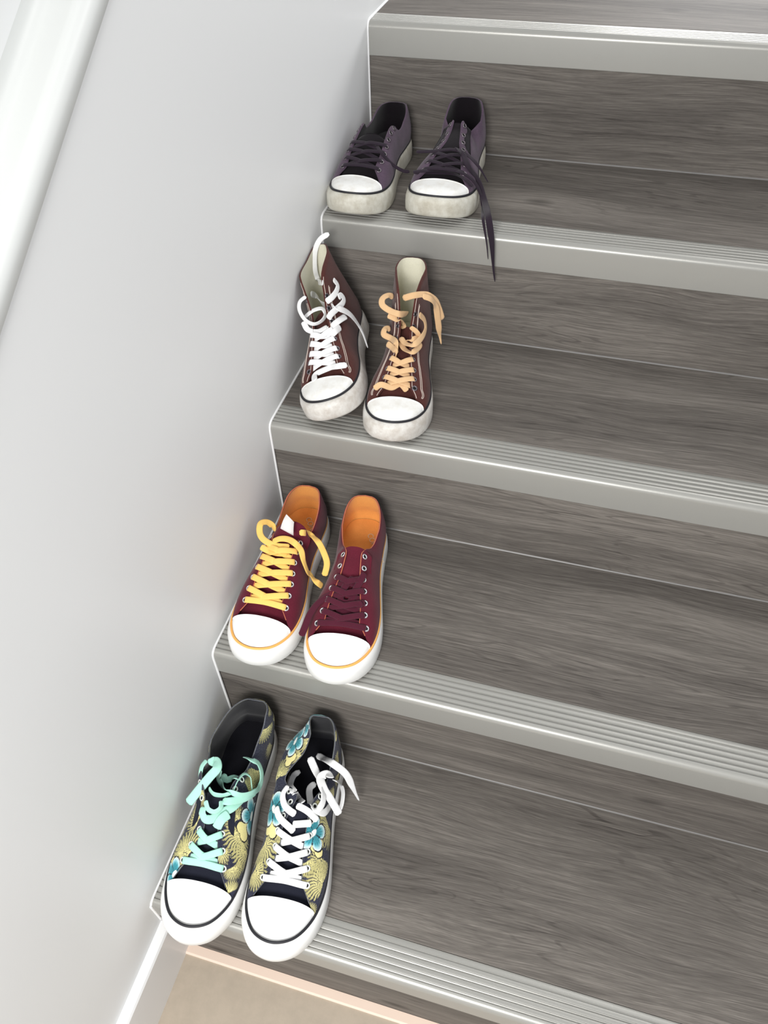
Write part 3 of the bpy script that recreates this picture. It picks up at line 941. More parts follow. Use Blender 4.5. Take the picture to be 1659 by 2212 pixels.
R1 = [.765, .70, .634, .568, .505, .44, .385]
PRINT_L = []
PRINT_R = []
PRINT_L = [('frond', -1, 0.2035, 0.0476, 0.02, -25), ('frond', 1, 0.2131, 0.0323, 0.022, -113), ('frond', -1, 0.2151, 0.023, 0.018, -54), ('frond', -1, 0.0458, 0.0188, 0.02, -21), ('flower', -1, 0.1449, 0.0086, 0.024, -3), ('blob', -1, 0.1686, 0.0212, 0.013, -19), ('frond', -1, 0.1751, 0.0254, 0.028, 16), ('frond', -1, 0.1901, 0.0089, 0.026, 23), ('frond', -1, 0.163, 0.0377, 0.022, 128), ('frond', 1, 0.1732, 0.0471, 0.026, -127), ('frond', 1, 0.2131, 0.0431, 0.03, -128), ('flower', 1, 0.2367, 0.0188, 0.019, -51), ('blob', 1, 0.2248, 0.0136, 0.008, 36), ('frond', -1, 0.043, 0.0649, 0.022, -59), ('frond', -1, 0.0893, 0.0273, 0.022, -20), ('frond', 1, 0.1395, 0.0558, 0.02, 0), ('frond', -1, 0.2416, 0.0093, 0.016, 123)]
PRINT_R = [('flower', 1, 0.0222, 0.0801, 0.017, 65), ('flower', 1, 0.0389, 0.0542, 0.021, -8), ('blob', 1, 0.0634, 0.0536, 0.011, -18), ('frond', 1, 0.0427, 0.0864, 0.024, 0), ('frond', 1, 0.0609, 0.0727, 0.018, -47), ('frond', 1, 0.0871, 0.0408, 0.024, -166), ('frond', 1, 0.1111, 0.0344, 0.024, -4), ('flower', 1, 0.132, 0.0411, 0.024, 29), ('blob', 1, 0.1546, 0.0369, 0.015, 36), ('frond', 1, 0.138, 0.0319, 0.024, 168), ('frond', 1, 0.1733, 0.0218, 0.032, 51), ('frond', 1, 0.2055, 0.0158, 0.024, 46), ('flower', -1, 0.1546, 0.0459, 0.022, 26), ('blob', -1, 0.1679, 0.034, 0.012, -33), ('frond', -1, 0.1779, 0.0237, 0.024, 11), ('frond', -1, 0.1355, 0.0158, 0.028, 20), ('frond', -1, 0.2027, 0.0121, 0.03, 97), ('frond', -1, 0.1897, 0.0451, 0.018, -35), ('frond', 1, 0.1599, 0.0551, 0.018, -13)]

make('1L', 0, (0.050, 0.272), (0.070, -0.033), 0.108, -1, rows=R1, zs=1.06, close=.6, close_u=[.2, .36, .5, .64, .78], close_w=[0, .5, .9, 1, .1], heel_up=.030, toe_inset=.019, tongue_w=.6, tongue_u=.52, flap=(.014, -15, 0, 0), wall=.002, deform=sag_1l, ns=300, N=96, paint=PRINT_L or [('blob', 1, 0, 0, .001, 0)])
make('1R', 0, (0.152, 0.272), (0.180, -0.022), 0.108, 1, rows=R1, zs=1.06, close=.4, close_u=[.2, .36, .5, .64, .78], close_w=[0, .5, 1, .9, .1], heel_up=.030, toe_inset=.019, tongue_w=.62, tongue_u=.48, flap=(.012, 5, 0, 0), deform=lean_1r, ns=300, N=96, paint=PRINT_R or [('blob', 1, 0, 0, .001, 0)])
make('2L', 1, (0.058, 0.269), (0.064, -0.012), 0.104, -1, rows=R7, flap=(.03, 30, -.2, 0), close=.15, heel_up=.006, wall=.002)
make('2R', 1, (0.145, 0.269), (0.180, -0.012), 0.104, 1, rows=[.785, .727, .668, .61, .55, .49, .425], close=.5, heel_up=.008, flap_up=.003)
make('3L', 2, (0.049, 0.258), (0.095, 0.001), 0.098, -1, Q=HIGH_Q, rows=R8, roll=math.radians(17.5), raise_z=.0135, close=.42, close_u=[.15, .33, .46, .60, .80], close_w=[0, .3, 1, 1, .3], wall=.003, lean=.012)
make('3R', 2, (0.149, 0.260), (0.184, -0.007), 0.099, 1, Q=HIGH_Q, rows=R8, close=.62, close_u=[.15, .33, .46, .60, .80], close_w=[0, .5, 1, .9, .25], lean=.012)
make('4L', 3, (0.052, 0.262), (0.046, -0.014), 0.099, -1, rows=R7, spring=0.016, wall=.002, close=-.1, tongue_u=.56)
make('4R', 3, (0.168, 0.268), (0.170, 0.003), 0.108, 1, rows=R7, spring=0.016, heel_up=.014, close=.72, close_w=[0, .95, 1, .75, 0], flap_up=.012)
for k, (lab, grp) in {
    '1L': ('blue floral print sneaker with mint green laces, left one on the lowest step', 'floral sneakers'),
    '1R': ('blue floral print sneaker with white laces, right one on the lowest step', 'floral sneakers'),
    '2L': ('maroon low sneaker with yellow laces standing against the wall', 'maroon sneakers'),
    '2R': ('maroon low sneaker with maroon laces and an open orange lining', 'maroon sneakers'),
    '3L': ('brown high-top sneaker with white laces standing against the wall', 'brown high-top sneakers'),
    '3R': ('brown high-top sneaker with tan laces', 'brown high-top sneakers'),
    '4L': ('faded purple sneaker next to the wall on the upper step', 'purple sneakers'),
    '4R': ('faded purple sneaker with a lace hanging over the upper step edge', 'purple sneakers')}.items():
    tag(SHOES[k].root, lab, 'sneaker', grp)
LACE_PATHS = {
    '2L': [
        (0.009, 0, [(-0.0097, 0.1268, 0.0819, 0.0532, 0.2394, 0.9695), (0.0117, 0.1292, 0.0822, 0.0342, 0.2714, 0.9619), (0.0292, 0.1249, 0.0855, -0.0661, 0.3303, 0.9416), (0.0372, 0.1165, 0.088, -0.1773, 0.3687, 0.9125), (0.04, 0.1034, 0.0921, -0.2125, 0.3802, 0.9002), (0.0344, 0.0956, 0.0882, -0.1405, 0.375, 0.9163), (0.0273, 0.0935, 0.0791, 0.13, 0.3288, 0.9354), (0.0259, 0.0947, 0.0699, 0.3761, 0.2615, 0.8889)]),
        (0.009, 0, [(0.0286, 0.1371, 0.0834, 0.1144, 0.2824, 0.9524), (0.0166, 0.1378, 0.0777, 0.1227, 0.2549, 0.9592), (-0.0027, 0.1392, 0.0792, 0.041, 0.2291, 0.9725), (-0.0097, 0.1362, 0.0788, -0.0561, 0.224, 0.973)]),
        (0.009, 0, [(0.0153, 0.1247, 0.0836, 0.3228, 0.334, 0.8856), (0.0072, 0.1196, 0.0859, 0.2609, 0.3731, 0.8903), (-0.0043, 0.1181, 0.0868, 0.2065, 0.3385, 0.918), (-0.0189, 0.1253, 0.0892, -0.0343, 0.1883, 0.9815), (-0.0265, 0.1271, 0.0794, -0.6071, 0.0151, 0.7945), (-0.0326, 0.1371, 0.0709, -0.8905, -0.0651, 0.4502), (-0.0383, 0.1417, 0.0536, -0.9124, -0.0742, 0.4024), (-0.0392, 0.1361, 0.0394, -0.7695, 0.0332, 0.6378), (-0.0547, 0.1506, 0.0447, -0.4423, 0.2246, 0.8683), (-0.061, 0.1488, 0.0347, -0.241, 0.3165, 0.9174)]),
        (0.009, 0, [(-0.0173, 0.104, 0.0881, -0.6254, 0.4058, 0.6665), (-0.0222, 0.1017, 0.0869, -0.6768, 0.351, 0.6471), (-0.0264, 0.0885, 0.0687, -0.637, 0.3108, 0.7054), (-0.0446, 0.1043, 0.0747, -0.4153, 0.3423, 0.8428), (-0.0542, 0.1119, 0.0617, -0.213, 0.3686, 0.9049), (-0.0611, 0.1227, 0.0547, -0.1565, 0.37, 0.9158), (-0.0612, 0.1376, 0.0447, -0.1551, 0.3665, 0.9174)]),
    ],
    '2R': [
        (0.0095, 0, [(-0.0015, 0.1647, 0.0714, 0.2062, 0.3872, 0.8987), (0.0165, 0.1736, 0.0644, 0.3068, 0.3336, 0.8914), (0.0352, 0.1876, 0.0579, 0.3257, 0.2749, 0.9046), (0.0433, 0.2048, 0.0548, 0.1257, 0.292, 0.9481), (0.0471, 0.2242, 0.0497, -0.0719, 0.324, 0.9433), (0.05, 0.2345, 0.0447, -0.127, 0.3322, 0.9346)]),
        (0.009, 0, [(-0.0075, 0.1542, 0.0774, -0.0014, 0.3893, 0.9211), (0.0033, 0.1698, 0.0711, 0.0369, 0.4254, 0.9042), (0.0049, 0.1848, 0.0628, 0.0426, 0.4631, 0.8853), (-0.0066, 0.1853, 0.0625, -0.0775, 0.445, 0.8922), (-0.0134, 0.1676, 0.0711, -0.2958, 0.3558, 0.8865), (-0.0215, 0.1462, 0.0787, -0.4331, 0.2787, 0.8571)]),
        (0.009, 0, [(0.0127, 0.1843, 0.0607, 0.077, 0.4888, 0.869), (0.0033, 0.1954, 0.0556, 0.0012, 0.4818, 0.8763), (-0.0113, 0.1922, 0.0569, -0.1497, 0.4352, 0.8878), (-0.024, 0.1862, 0.0668, -0.2467, 0.3859, 0.8889)]),
    ],
    '1L': [
        (0.0115, 0, [(0.017, 0.1604, 0.0814, 0.4939, 0.3612, 0.7909), (0.0164, 0.1677, 0.0794, 0.412, 0.371, 0.8322), (0.0114, 0.1722, 0.0747, 0.2334, 0.3777, 0.896), (0.003, 0.1715, 0.0753, 0.0282, 0.3522, 0.9355), (-0.0061, 0.1626, 0.078, -0.2086, 0.29, 0.934), (-0.0178, 0.1533, 0.0769, -0.4867, 0.2059, 0.8489), (-0.0263, 0.136, 0.0714, -0.64, 0.1527, 0.753)]),
        (0.0125, 0, [(-0.0173, 0.161, 0.0774, -0.4151, 0.2664, 0.8699), (-0.011, 0.1709, 0.079, -0.3702, 0.3116, 0.8751), (-0.0067, 0.1807, 0.0728, -0.3174, 0.3579, 0.8781)]),
        (0.009, 0, [(0.015, 0.1549, 0.089, 0.3867, 0.6772, 0.626), (0.0081, 0.1637, 0.0858, 0.2032, 0.8334, 0.514), (-0.0015, 0.1647, 0.0851, -0.4287, 0.851, 0.3034), (-0.0071, 0.1585, 0.0865, -0.8836, 0.3294, 0.3327), (-0.0056, 0.1508, 0.0892, -0.9011, 0.0134, 0.4335)]),
        (0.008, 0, [(0.0187, 0.1357, 0.0814, 0.2036, 0.8433, 0.4974), (0.0084, 0.1428, 0.085, -0.0207, 0.9174, 0.3975), (-0.0032, 0.142, 0.0847, -0.3509, 0.8867, 0.301), (-0.0138, 0.1398, 0.0907, -0.4841, 0.8294, 0.2789)]),
        (0.01, 0, [(-0.0369, 0.1182, 0.0563, -0.9539, -0.0302, 0.2987), (-0.0331, 0.1315, 0.07, -0.9175, 0.013, 0.3976), (-0.0262, 0.1403, 0.0777, -0.7944, 0.0681, 0.6036), (-0.0139, 0.149, 0.0869, -0.5779, 0.0385, 0.8152), (-0.0059, 0.1491, 0.0852, -0.4215, -0.0221, 0.9066)]),
        (0.0095, 0, [(0.0172, 0.1036, 0.0604, 0.501, 0.104, 0.8592), (0.0248, 0.1049, 0.0417, 0.4815, 0.5415, 0.6892), (0.0153, 0.1136, 0.0414, 0.2127, 0.8467, 0.4877), (-0.015, 0.1382, 0.0913, 0.0215, 0.9151, 0.4027), (-0.0258, 0.1366, 0.0826, -0.2945, 0.9031, 0.3125), (-0.0367, 0.125, 0.0682, -0.6085, 0.7421, 0.281), (-0.0371, 0.1049, 0.0457, -0.8716, 0.3328, 0.3599), (-0.0382, 0.0943, 0.0584, -0.8563, -0.0576, 0.5132), (-0.0329, 0.0868, 0.0749, -0.6686, -0.3215, 0.6705), (-0.0266, 0.0876, 0.0838, -0.3417, -0.4597, 0.8197), (-0.0088, 0.0768, 0.0627, -0.3149, -0.4626, 0.8287)]),
        (0.006, 0, [(-0.0167, 0.1349, 0.0882, -0.9508, 0.0465, -0.3064), (-0.0175, 0.1222, 0.0887, -0.9002, 0.2399, -0.3634), (-0.021, 0.1066, 0.0802, -0.4929, 0.7521, -0.4376), (-0.0272, 0.1058, 0.0714, 0.6396, 0.7611, -0.1074), (-0.0313, 0.1136, 0.0692, 0.895, 0.4367, 0.0906), (-0.0341, 0.121, 0.0656, 0.911, 0.3976, 0.1097)]),
        (0.01, 0, [(0.0227, 0.0963, 0.0357, -0.0293, 0.0007, 0.9996), (0.0149, 0.1028, 0.0354, -0.0799, -0.0077, 0.9968), (0.0073, 0.0985, 0.0352, -0.2566, -0.0368, 0.9658), (-0.0163, 0.1178, 0.0858, -0.4082, -0.0619, 0.9108)]),
        (0.008, 0, [(0.035, 0.1004, 0.0847, 0.4428, 0.0072, 0.8966), (0.0387, 0.1082, 0.0827, 0.4935, 0.1647, 0.854), (0.0391, 0.1166, 0.0777, 0.5023, 0.3955, 0.769), (0.0378, 0.1233, 0.0717, 0.4845, 0.4819, 0.7301)]),
        (0.0125, 0, [(0.0305, 0.0959, 0.0847, -0.1904, 0.2166, 0.9575), (0.0268, 0.0996, 0.0827, -0.1893, 0.2161, 0.9578), (0.0206, 0.1006, 0.0877, -0.1877, 0.2145, 0.9585), (0.0146, 0.111, 0.0917, -0.1873, 0.2107, 0.9594), (0.021, 0.1217, 0.0877, -0.1893, 0.2042, 0.9605), (0.0309, 0.1366, 0.0797, -0.1928, 0.1962, 0.9614), (0.0444, 0.1546, 0.0657, -0.1949, 0.1915, 0.9619)]),
    ],
    '1R': [
        (0.009, 0, [(0.0308, 0.1319, 0.0744, 0.5317, 0.0984, 0.8412), (0.022, 0.1454, 0.0788, 0.4148, 0.163, 0.8952), (0.0026, 0.1575, 0.0782, 0.1946, 0.261, 0.9455), (-0.0015, 0.1599, 0.0774, 0.0698, 0.3052, 0.9497)]),
        (0.009, 0, [(0.0021, 0.152, 0.0799, -0.1128, 0.2726, 0.9555), (-0.0097, 0.1493, 0.0803, -0.2286, 0.2579, 0.9387), (-0.0215, 0.1466, 0.0808, -0.3457, 0.2386, 0.9075)]),
        (0.009, 0, [(0.002, 0.1292, 0.0866, -0.0985, 0.0873, 0.9913), (-0.0135, 0.1339, 0.0852, -0.2976, 0.1024, 0.9492), (-0.028, 0.141, 0.0781, -0.4865, 0.114, 0.8662)]),
        (0.009, 0, [(0.0212, 0.1038, 0.0808, 0.5109, -0.1153, 0.8519), (0.0253, 0.1149, 0.0793, 0.5177, -0.0718, 0.8526), (0.0197, 0.1289, 0.0829, 0.4973, 0.0084, 0.8675), (0.0094, 0.138, 0.0879, 0.4114, 0.0879, 0.9072), (0.0011, 0.1404, 0.084, 0.3352, 0.1297, 0.9332)]),
        (0.0088, 0, [(0.0197, 0.0636, 0.0366, -0.0292, 0.0013, 0.9996), (0.0267, 0.0703, 0.0368, 0.0032, 0.0001, 1), (0.0286, 0.0814, 0.0369, 0.1036, -0.0022, 0.9946), (0.0097, 0.113, 0.0877, 0.1714, 0.0022, 0.9852), (0.0105, 0.103, 0.0363, 0.1052, 0.0217, 0.9942), (-0.0049, 0.1243, 0.0863, 0.0249, 0.0387, 0.9989)]),
        (0.0095, 0, [(-0.0063, 0.0775, 0.0393, 0.0041, 0.0092, 0.9999), (-0.0003, 0.0862, 0.0392, -0.037, 0.0161, 0.9992), (-0.0046, 0.1016, 0.0391, -0.2408, 0.0419, 0.9697), (-0.0231, 0.1313, 0.0894, -0.6001, 0.056, 0.7979), (-0.0335, 0.1301, 0.0784, -0.8553, 0.0173, 0.5179), (-0.0377, 0.1143, 0.064, -0.9286, -0.0211, 0.3704)]),
        (0.0105, 0, [(0.0038, 0.0566, 0.0726, -0.0006, 0.0096, 1), (-0.0057, 0.0688, 0.0655, -0.0491, -0.0144, 0.9987), (-0.0148, 0.076, 0.0414, -0.2757, -0.0984, 0.9562), (-0.0286, 0.1063, 0.0874, -0.6219, -0.1657, 0.7653), (-0.0312, 0.1208, 0.0885, -0.8121, -0.1091, 0.5732), (-0.0276, 0.1319, 0.0884, -0.8529, -0.0368, 0.5207)]),
        (0.008, 0, [(-0.0358, 0.0807, 0.067, 0.2079, 0.9001, 0.3829), (-0.0395, 0.0678, 0.0229, 0.4056, 0.7918, 0.4567), (-0.0438, 0.0753, 0.0193, 0.6388, 0.4368, 0.6334), (-0.0451, 0.09, 0.0134, 0.6599, 0.2574, 0.7059), (-0.0435, 0.0986, 0.0104, 0.6465, 0.1311, 0.7515)]),
        (0.0115, 0, [(-0.0346, 0.0878, 0.0914, -0.5228, 0.1362, 0.8415), (-0.0268, 0.0807, 0.0831, -0.2945, 0.0625, 0.9536), (-0.0196, 0.0855, 0.0824, -0.0727, -0.0806, 0.9941), (-0.0274, 0.1016, 0.0865, -0.2052, -0.1705, 0.9638), (-0.036, 0.1089, 0.0812, -0.4484, -0.0968, 0.8886), (-0.0537, 0.1263, 0.0719, -0.5224, 0.0064, 0.8527)]),
        (0.01, 1, [(0.0022, 0.0355, 0.0357, -0.0093, 0.0334, 0.9994), (-0.0054, 0.0383, 0.0357, -0.0289, 0.0822, 0.9962), (-0.0323, 0.0667, 0.0877, -0.0616, 0.1668, 0.9841), (-0.0492, 0.0714, 0.0747, -0.0794, 0.2194, 0.9724), (-0.0587, 0.0758, 0.0447, -0.079, 0.2279, 0.9705), (-0.0631, 0.0784, 0.0277, -0.0745, 0.223, 0.972), (-0.0676, 0.0807, 0.0117, -0.0727, 0.2209, 0.9726)]),
    ],
    '3L': [
        (0.0095, 0, [(0.0093, 0.2217, 0.0552, 0.1326, 0.3085, 0.942), (0.0137, 0.1981, 0.0491, 0.0873, 0.3723, 0.924), (-0.0071, 0.194, 0.0517, -0.0332, 0.4421, 0.8964), (-0.0252, 0.2023, 0.0569, -0.1512, 0.4599, 0.875), (-0.0354, 0.1985, 0.0533, -0.1937, 0.4611, 0.8659)]),
        (0.0095, 0, [(-0.0247, 0.1332, 0.0748, -0.8665, 0.4223, 0.2663), (-0.0191, 0.1489, 0.0785, -0.7681, 0.5086, 0.389), (-0.0077, 0.1507, 0.0724, -0.6323, 0.571, 0.5236)]),
        (0.0095, 0, [(-0.0299, 0.1078, 0.0753, -0.659, 0.4039, 0.6345), (-0.0207, 0.1303, 0.0817, -0.4638, 0.4357, 0.7714), (-0.0066, 0.1403, 0.0776, -0.2653, 0.435, 0.8605)]),
        (0.009, 0, [(-0.0272, 0.0989, 0.1021, -0.9769, 0.1673, 0.1333), (-0.0295, 0.0899, 0.0992, -0.9803, 0.1502, 0.1283), (-0.0305, 0.0885, 0.092, -0.9803, 0.1451, 0.134), (-0.0292, 0.0988, 0.0912, -0.9649, 0.1929, 0.1782), (-0.0254, 0.1106, 0.0931, -0.9206, 0.2808, 0.2714), (-0.0161, 0.1281, 0.0944, -0.8531, 0.352, 0.3852), (-0.0135, 0.135, 0.0929, -0.811, 0.3754, 0.4487)]),
        (0.009, 0, [(-0.0255, 0.0839, 0.1234, -0.9841, 0.1305, 0.1202), (-0.0272, 0.0817, 0.1115, -0.9796, 0.1568, 0.1258), (-0.0257, 0.0926, 0.1087, -0.9465, 0.2693, 0.1778), (-0.0213, 0.1051, 0.1085, -0.8095, 0.4952, 0.3155), (-0.0139, 0.1162, 0.1092, -0.6458, 0.6413, 0.4144)]),
        (0.0085, 0, [(0.024, 0.1333, 0.0976, -0.3081, 0.5363, 0.7858), (0.0208, 0.1384, 0.0863, -0.1949, 0.4834, 0.8534), (0.0089, 0.1376, 0.0791, -0.0331, 0.3629, 0.9312), (-0.0063, 0.1322, 0.08, 0.0276, 0.2867, 0.9576)]),
        (0.0075, 0, [(0.0113, 0.1162, 0.1253, 0.1016, 0.3371, 0.936), (0.0202, 0.1234, 0.1232, 0.297, 0.4753, 0.8282), (0.0228, 0.1307, 0.116, 0.4805, 0.7786, 0.4035), (0.0184, 0.1384, 0.103, 0.3924, 0.9157, 0.0867), (0.0088, 0.1415, 0.0947, 0.0039, 0.9605, -0.2782), (-0.0003, 0.1297, 0.0895, -0.49, 0.7996, -0.3471), (-0.0051, 0.1169, 0.0908, -0.8847, 0.4654, -0.0268), (-0.0027, 0.1124, 0.0984, -0.5861, 0.1231, 0.8008), (0.0098, 0.1159, 0.1011, -0.0852, 0.2263, 0.9703), (0.0232, 0.123, 0.0982, 0.0469, 0.2865, 0.9569)]),
        (0.0095, 1, [(0.0183, 0.0766, 0.1065, -0.9832, 0.1075, -0.1473), (0.0197, 0.0567, 0.09, -0.9766, 0.1768, -0.1227), (0.0105, 0.0701, 0.0828, -0.9646, 0.2618, -0.0305), (-0.0253, 0.1181, 0.098, -0.9656, 0.2477, 0.0788), (-0.0343, 0.1038, 0.0758, -0.984, 0.149, 0.0978), (-0.0363, 0.0895, 0.0435, -0.9895, 0.1008, 0.1033), (-0.0384, 0.0925, 0.0304, -0.9381, 0.2086, 0.2764), (-0.0406, 0.1031, 0.0121, -0.8329, 0.3239, 0.4487)]),
        (0.008, 0, [(-0.0239, 0.0197, 0.1615, -0.3427, 0.6717, 0.6567), (-0.0099, 0.0226, 0.1586, -0.3824, 0.7724, 0.5071), (0.0032, 0.0264, 0.1461, -0.5351, 0.8281, 0.1673), (0.0135, 0.0325, 0.1199, -0.7355, 0.6715, -0.0907), (0.0166, 0.0299, 0.1024, -0.853, 0.5119, -0.1022), (-0.0154, 0.103, 0.1319, -0.8823, 0.4689, -0.0422)]),
    ],
    '3R': [
        (0.0085, 0, [(0.0316, 0.2056, 0.0515, -0.3004, 0.7904, 0.5339), (0.023, 0.2027, 0.0573, -0.2107, 0.7579, 0.6174), (0.008, 0.1992, 0.051, -0.0775, 0.6415, 0.7632), (-0.0031, 0.1938, 0.0539, -0.0389, 0.5245, 0.8505), (-0.0139, 0.2019, 0.049, -0.0597, 0.4873, 0.8712)]),
        (0.0088, 0, [(0.0231, 0.1363, 0.0793, 0.8852, 0.1084, 0.4525), (0.0148, 0.1443, 0.0795, 0.7998, 0.1702, 0.5757), (0.008, 0.1572, 0.0815, 0.6058, 0.2748, 0.7467), (0.0077, 0.1549, 0.0714, 0.4741, 0.33, 0.8163)]),
        (0.009, 0, [(0.0211, 0.1131, 0.0883, 0.5055, 0.4975, 0.705), (0.0279, 0.1162, 0.0907, 0.3244, 0.5379, 0.7781), (0.0295, 0.1234, 0.0861, 0.3143, 0.5262, 0.7901), (0.0192, 0.1277, 0.083, 0.5632, 0.4141, 0.7151), (0.0083, 0.149, 0.09, 0.6235, 0.307, 0.719), (0.0067, 0.1515, 0.0767, 0.5496, 0.2783, 0.7877)]),
        (0.009, 0, [(0.0237, 0.117, 0.1138, 0.4089, 0.5416, 0.7345), (0.0115, 0.1184, 0.109, 0.4135, 0.4404, 0.7969), (0.0046, 0.1054, 0.092, 0.2924, 0.3024, 0.9072), (0.002, 0.1088, 0.0876, 0.1631, 0.2512, 0.9541)]),
        (0.009, 0, [(0.0198, 0.0867, 0.1243, 0.5412, 0.5181, 0.6624), (0.0271, 0.0907, 0.1287, 0.2803, 0.5739, 0.7695), (0.0339, 0.0983, 0.1273, -0.0132, 0.5804, 0.8142), (0.0329, 0.1066, 0.1228, -0.0823, 0.6005, 0.7954), (0.0206, 0.1134, 0.1182, -0.0653, 0.7232, 0.6875), (0.0086, 0.1181, 0.1172, -0.0582, 0.8926, 0.447), (-0.0015, 0.0962, 0.1039, -0.0632, 0.9605, 0.271)]),
        (0.0075, 0, [(-0.0097, 0.1284, 0.104, 0.6779, 0.5728, 0.4608), (-0.0189, 0.1277, 0.0951, 0.3798, 0.6846, 0.6221), (-0.0211, 0.1271, 0.0882, -0.3759, 0.5858, 0.718), (-0.0145, 0.1382, 0.091, -0.572, 0.378, 0.728), (-0.0043, 0.131, 0.082, -0.4777, 0.3197, 0.8183)]),
        (0.008, 0, [(0.0045, 0.1346, 0.0821, 0.0479, 0.275, 0.9602), (-0.0033, 0.146, 0.0787, -0.1577, 0.292, 0.9433), (-0.0153, 0.1569, 0.0823, -0.5232, 0.2785, 0.8054), (-0.024, 0.1396, 0.0801, -0.7642, 0.2253, 0.6044), (-0.0253, 0.1319, 0.0808, -0.8382, 0.1955, 0.5091)]),
        (0.0088, 0, [(-0.0212, 0.1191, 0.1191, -0.9474, 0.2468, 0.2036), (-0.0274, 0.1078, 0.1024, -0.9566, 0.2058, 0.2061), (-0.0292, 0.1095, 0.0912, -0.9486, 0.1822, 0.2589), (-0.0264, 0.1298, 0.0896, -0.8691, 0.2269, 0.4396), (-0.0166, 0.1502, 0.0903, -0.6148, 0.2802, 0.7372), (-0.0041, 0.141, 0.0846, -0.2018, 0.2775, 0.9393), (0.0043, 0.1308, 0.0871, 0.032, 0.2555, 0.9663)]),
        (0.009, 0, [(0.0048, 0.0969, 0.1291, -0.0373, 0.9247, 0.3789), (-0.0137, 0.1042, 0.1399, 0.0281, 0.813, 0.5815), (-0.031, 0.1179, 0.1497, 0.0374, 0.6408, 0.7668), (-0.041, 0.1119, 0.1397, -0.0202, 0.5809, 0.8137), (-0.0464, 0.104, 0.1217, -0.0427, 0.5744, 0.8175), (-0.0516, 0.0984, 0.0997, -0.0406, 0.5719, 0.8193)]),
        (0.0088, 1, [(-0.026, 0.1292, 0.1547, -0.0524, 0.5798, 0.8131), (-0.0365, 0.1241, 0.1477, -0.0499, 0.5783, 0.8143), (-0.0427, 0.1121, 0.1297, -0.0458, 0.5741, 0.8175), (-0.0455, 0.1045, 0.1057, -0.0425, 0.568, 0.8219), (-0.0479, 0.0977, 0.0797, -0.0403, 0.5616, 0.8264), (-0.049, 0.0938, 0.0677, -0.0388, 0.5568, 0.8298), (-0.0513, 0.0937, 0.0547, -0.0381, 0.5546, 0.8312)]),
    ],
    '4L': [
        (0.0055, 0, [(-0.0107, 0.1609, 0.0701, -0.1856, 0.6021, 0.7765), (-0.0271, 0.1792, 0.0645, -0.3676, 0.5754, 0.7306), (-0.0414, 0.1696, 0.0457, -0.5434, 0.4984, 0.6755), (-0.0563, 0.1683, 0.0387, -0.4434, 0.5294, 0.7233), (-0.065, 0.1664, 0.0376, -0.2834, 0.5906, 0.7556)]),
    ],
    '4R': [
        (0.0055, 1, [(0.0424, 0.2066, 0.0529, -0.2506, 0.2707, 0.9295), (0.0301, 0.2034, 0.0537, -0.2237, 0.2633, 0.9384), (0.0022, 0.1874, 0.0512, -0.2284, 0.3249, 0.9177), (-0.0271, 0.1991, 0.0547, -0.3511, 0.39, 0.8512), (-0.0465, 0.2007, 0.045, -0.4282, 0.4328, 0.7933), (-0.0569, 0.201, 0.0297, -0.3028, 0.5811, 0.7554), (-0.0625, 0.2017, 0.0117, -0.1176, 0.8059, 0.5802), (-0.0757, 0.2746, 0.0235, -0.026, 0.9634, 0.2669), (-0.0835, 0.2766, -0.009, 0.0011, 0.9986, 0.0521), (-0.0874, 0.2767, -0.0324, 0.0075, 1, 0)]),
        (0.005, 0, [(0.0439, 0.1984, 0.0479, -0.0252, 0.5436, 0.8389), (0.0117, 0.1913, 0.0475, -0.0433, 0.503, 0.8632), (-0.0153, 0.19, 0.0478, -0.17, 0.4357, 0.8839), (-0.035, 0.2058, 0.0481, -0.402, 0.3632, 0.8405), (-0.0463, 0.2086, 0.0402, -0.5419, 0.315, 0.7792)]),
        (0.006, 1, [(0.0461, 0.1722, 0.0675, 0.1325, 0.4437, 0.8864), (0.018, 0.1656, 0.0683, 0.108, 0.3866, 0.9159), (-0.0056, 0.1579, 0.0693, -0.0606, 0.3349, 0.9403), (-0.0277, 0.1631, 0.0662, -0.2399, 0.3841, 0.8916), (-0.0511, 0.1866, 0.0597, -0.2233, 0.5207, 0.824), (-0.0664, 0.1887, 0.0397, -0.1467, 0.6054, 0.7823)]),
        (0.0095, 1, [(-0.0133, 0.1772, 0.0785, -0.3055, 0.2976, 0.9045), (-0.0218, 0.1655, 0.0687, -0.3626, 0.2751, 0.8904), (-0.0341, 0.1833, 0.0588, -0.3643, 0.341, 0.8666), (-0.0498, 0.1828, 0.0397, -0.2365, 0.5523, 0.7994), (-0.0644, 0.2047, 0.0217, -0.0983, 0.8033, 0.5875), (-0.0834, 0.2746, 0.0254, -0.0261, 0.9638, 0.2654), (-0.0903, 0.2777, -0.0035, 0.0011, 0.9987, 0.0519), (-0.0966, 0.2777, -0.0462, 0.0075, 1, 0), (-0.1005, 0.2778, -0.0661, 0.0075, 1, 0)]),
    ],
}
TAB = [(0.0037, 0.0914, 0.1077), (-0.01, 0.0997, 0.1037), (-0.0132, 0.1155, 0.0937), (0.0071, 0.1106, 0.0977), (-0.0066, 0.1134, 0.0837)]
INK = [(-0.0052, 0.0375, 0.0325), (-0.019, 0.0666, 0.0325), (0.0043, 0.0286, 0.0325), (-0.0049, 0.043, 0.0325)]


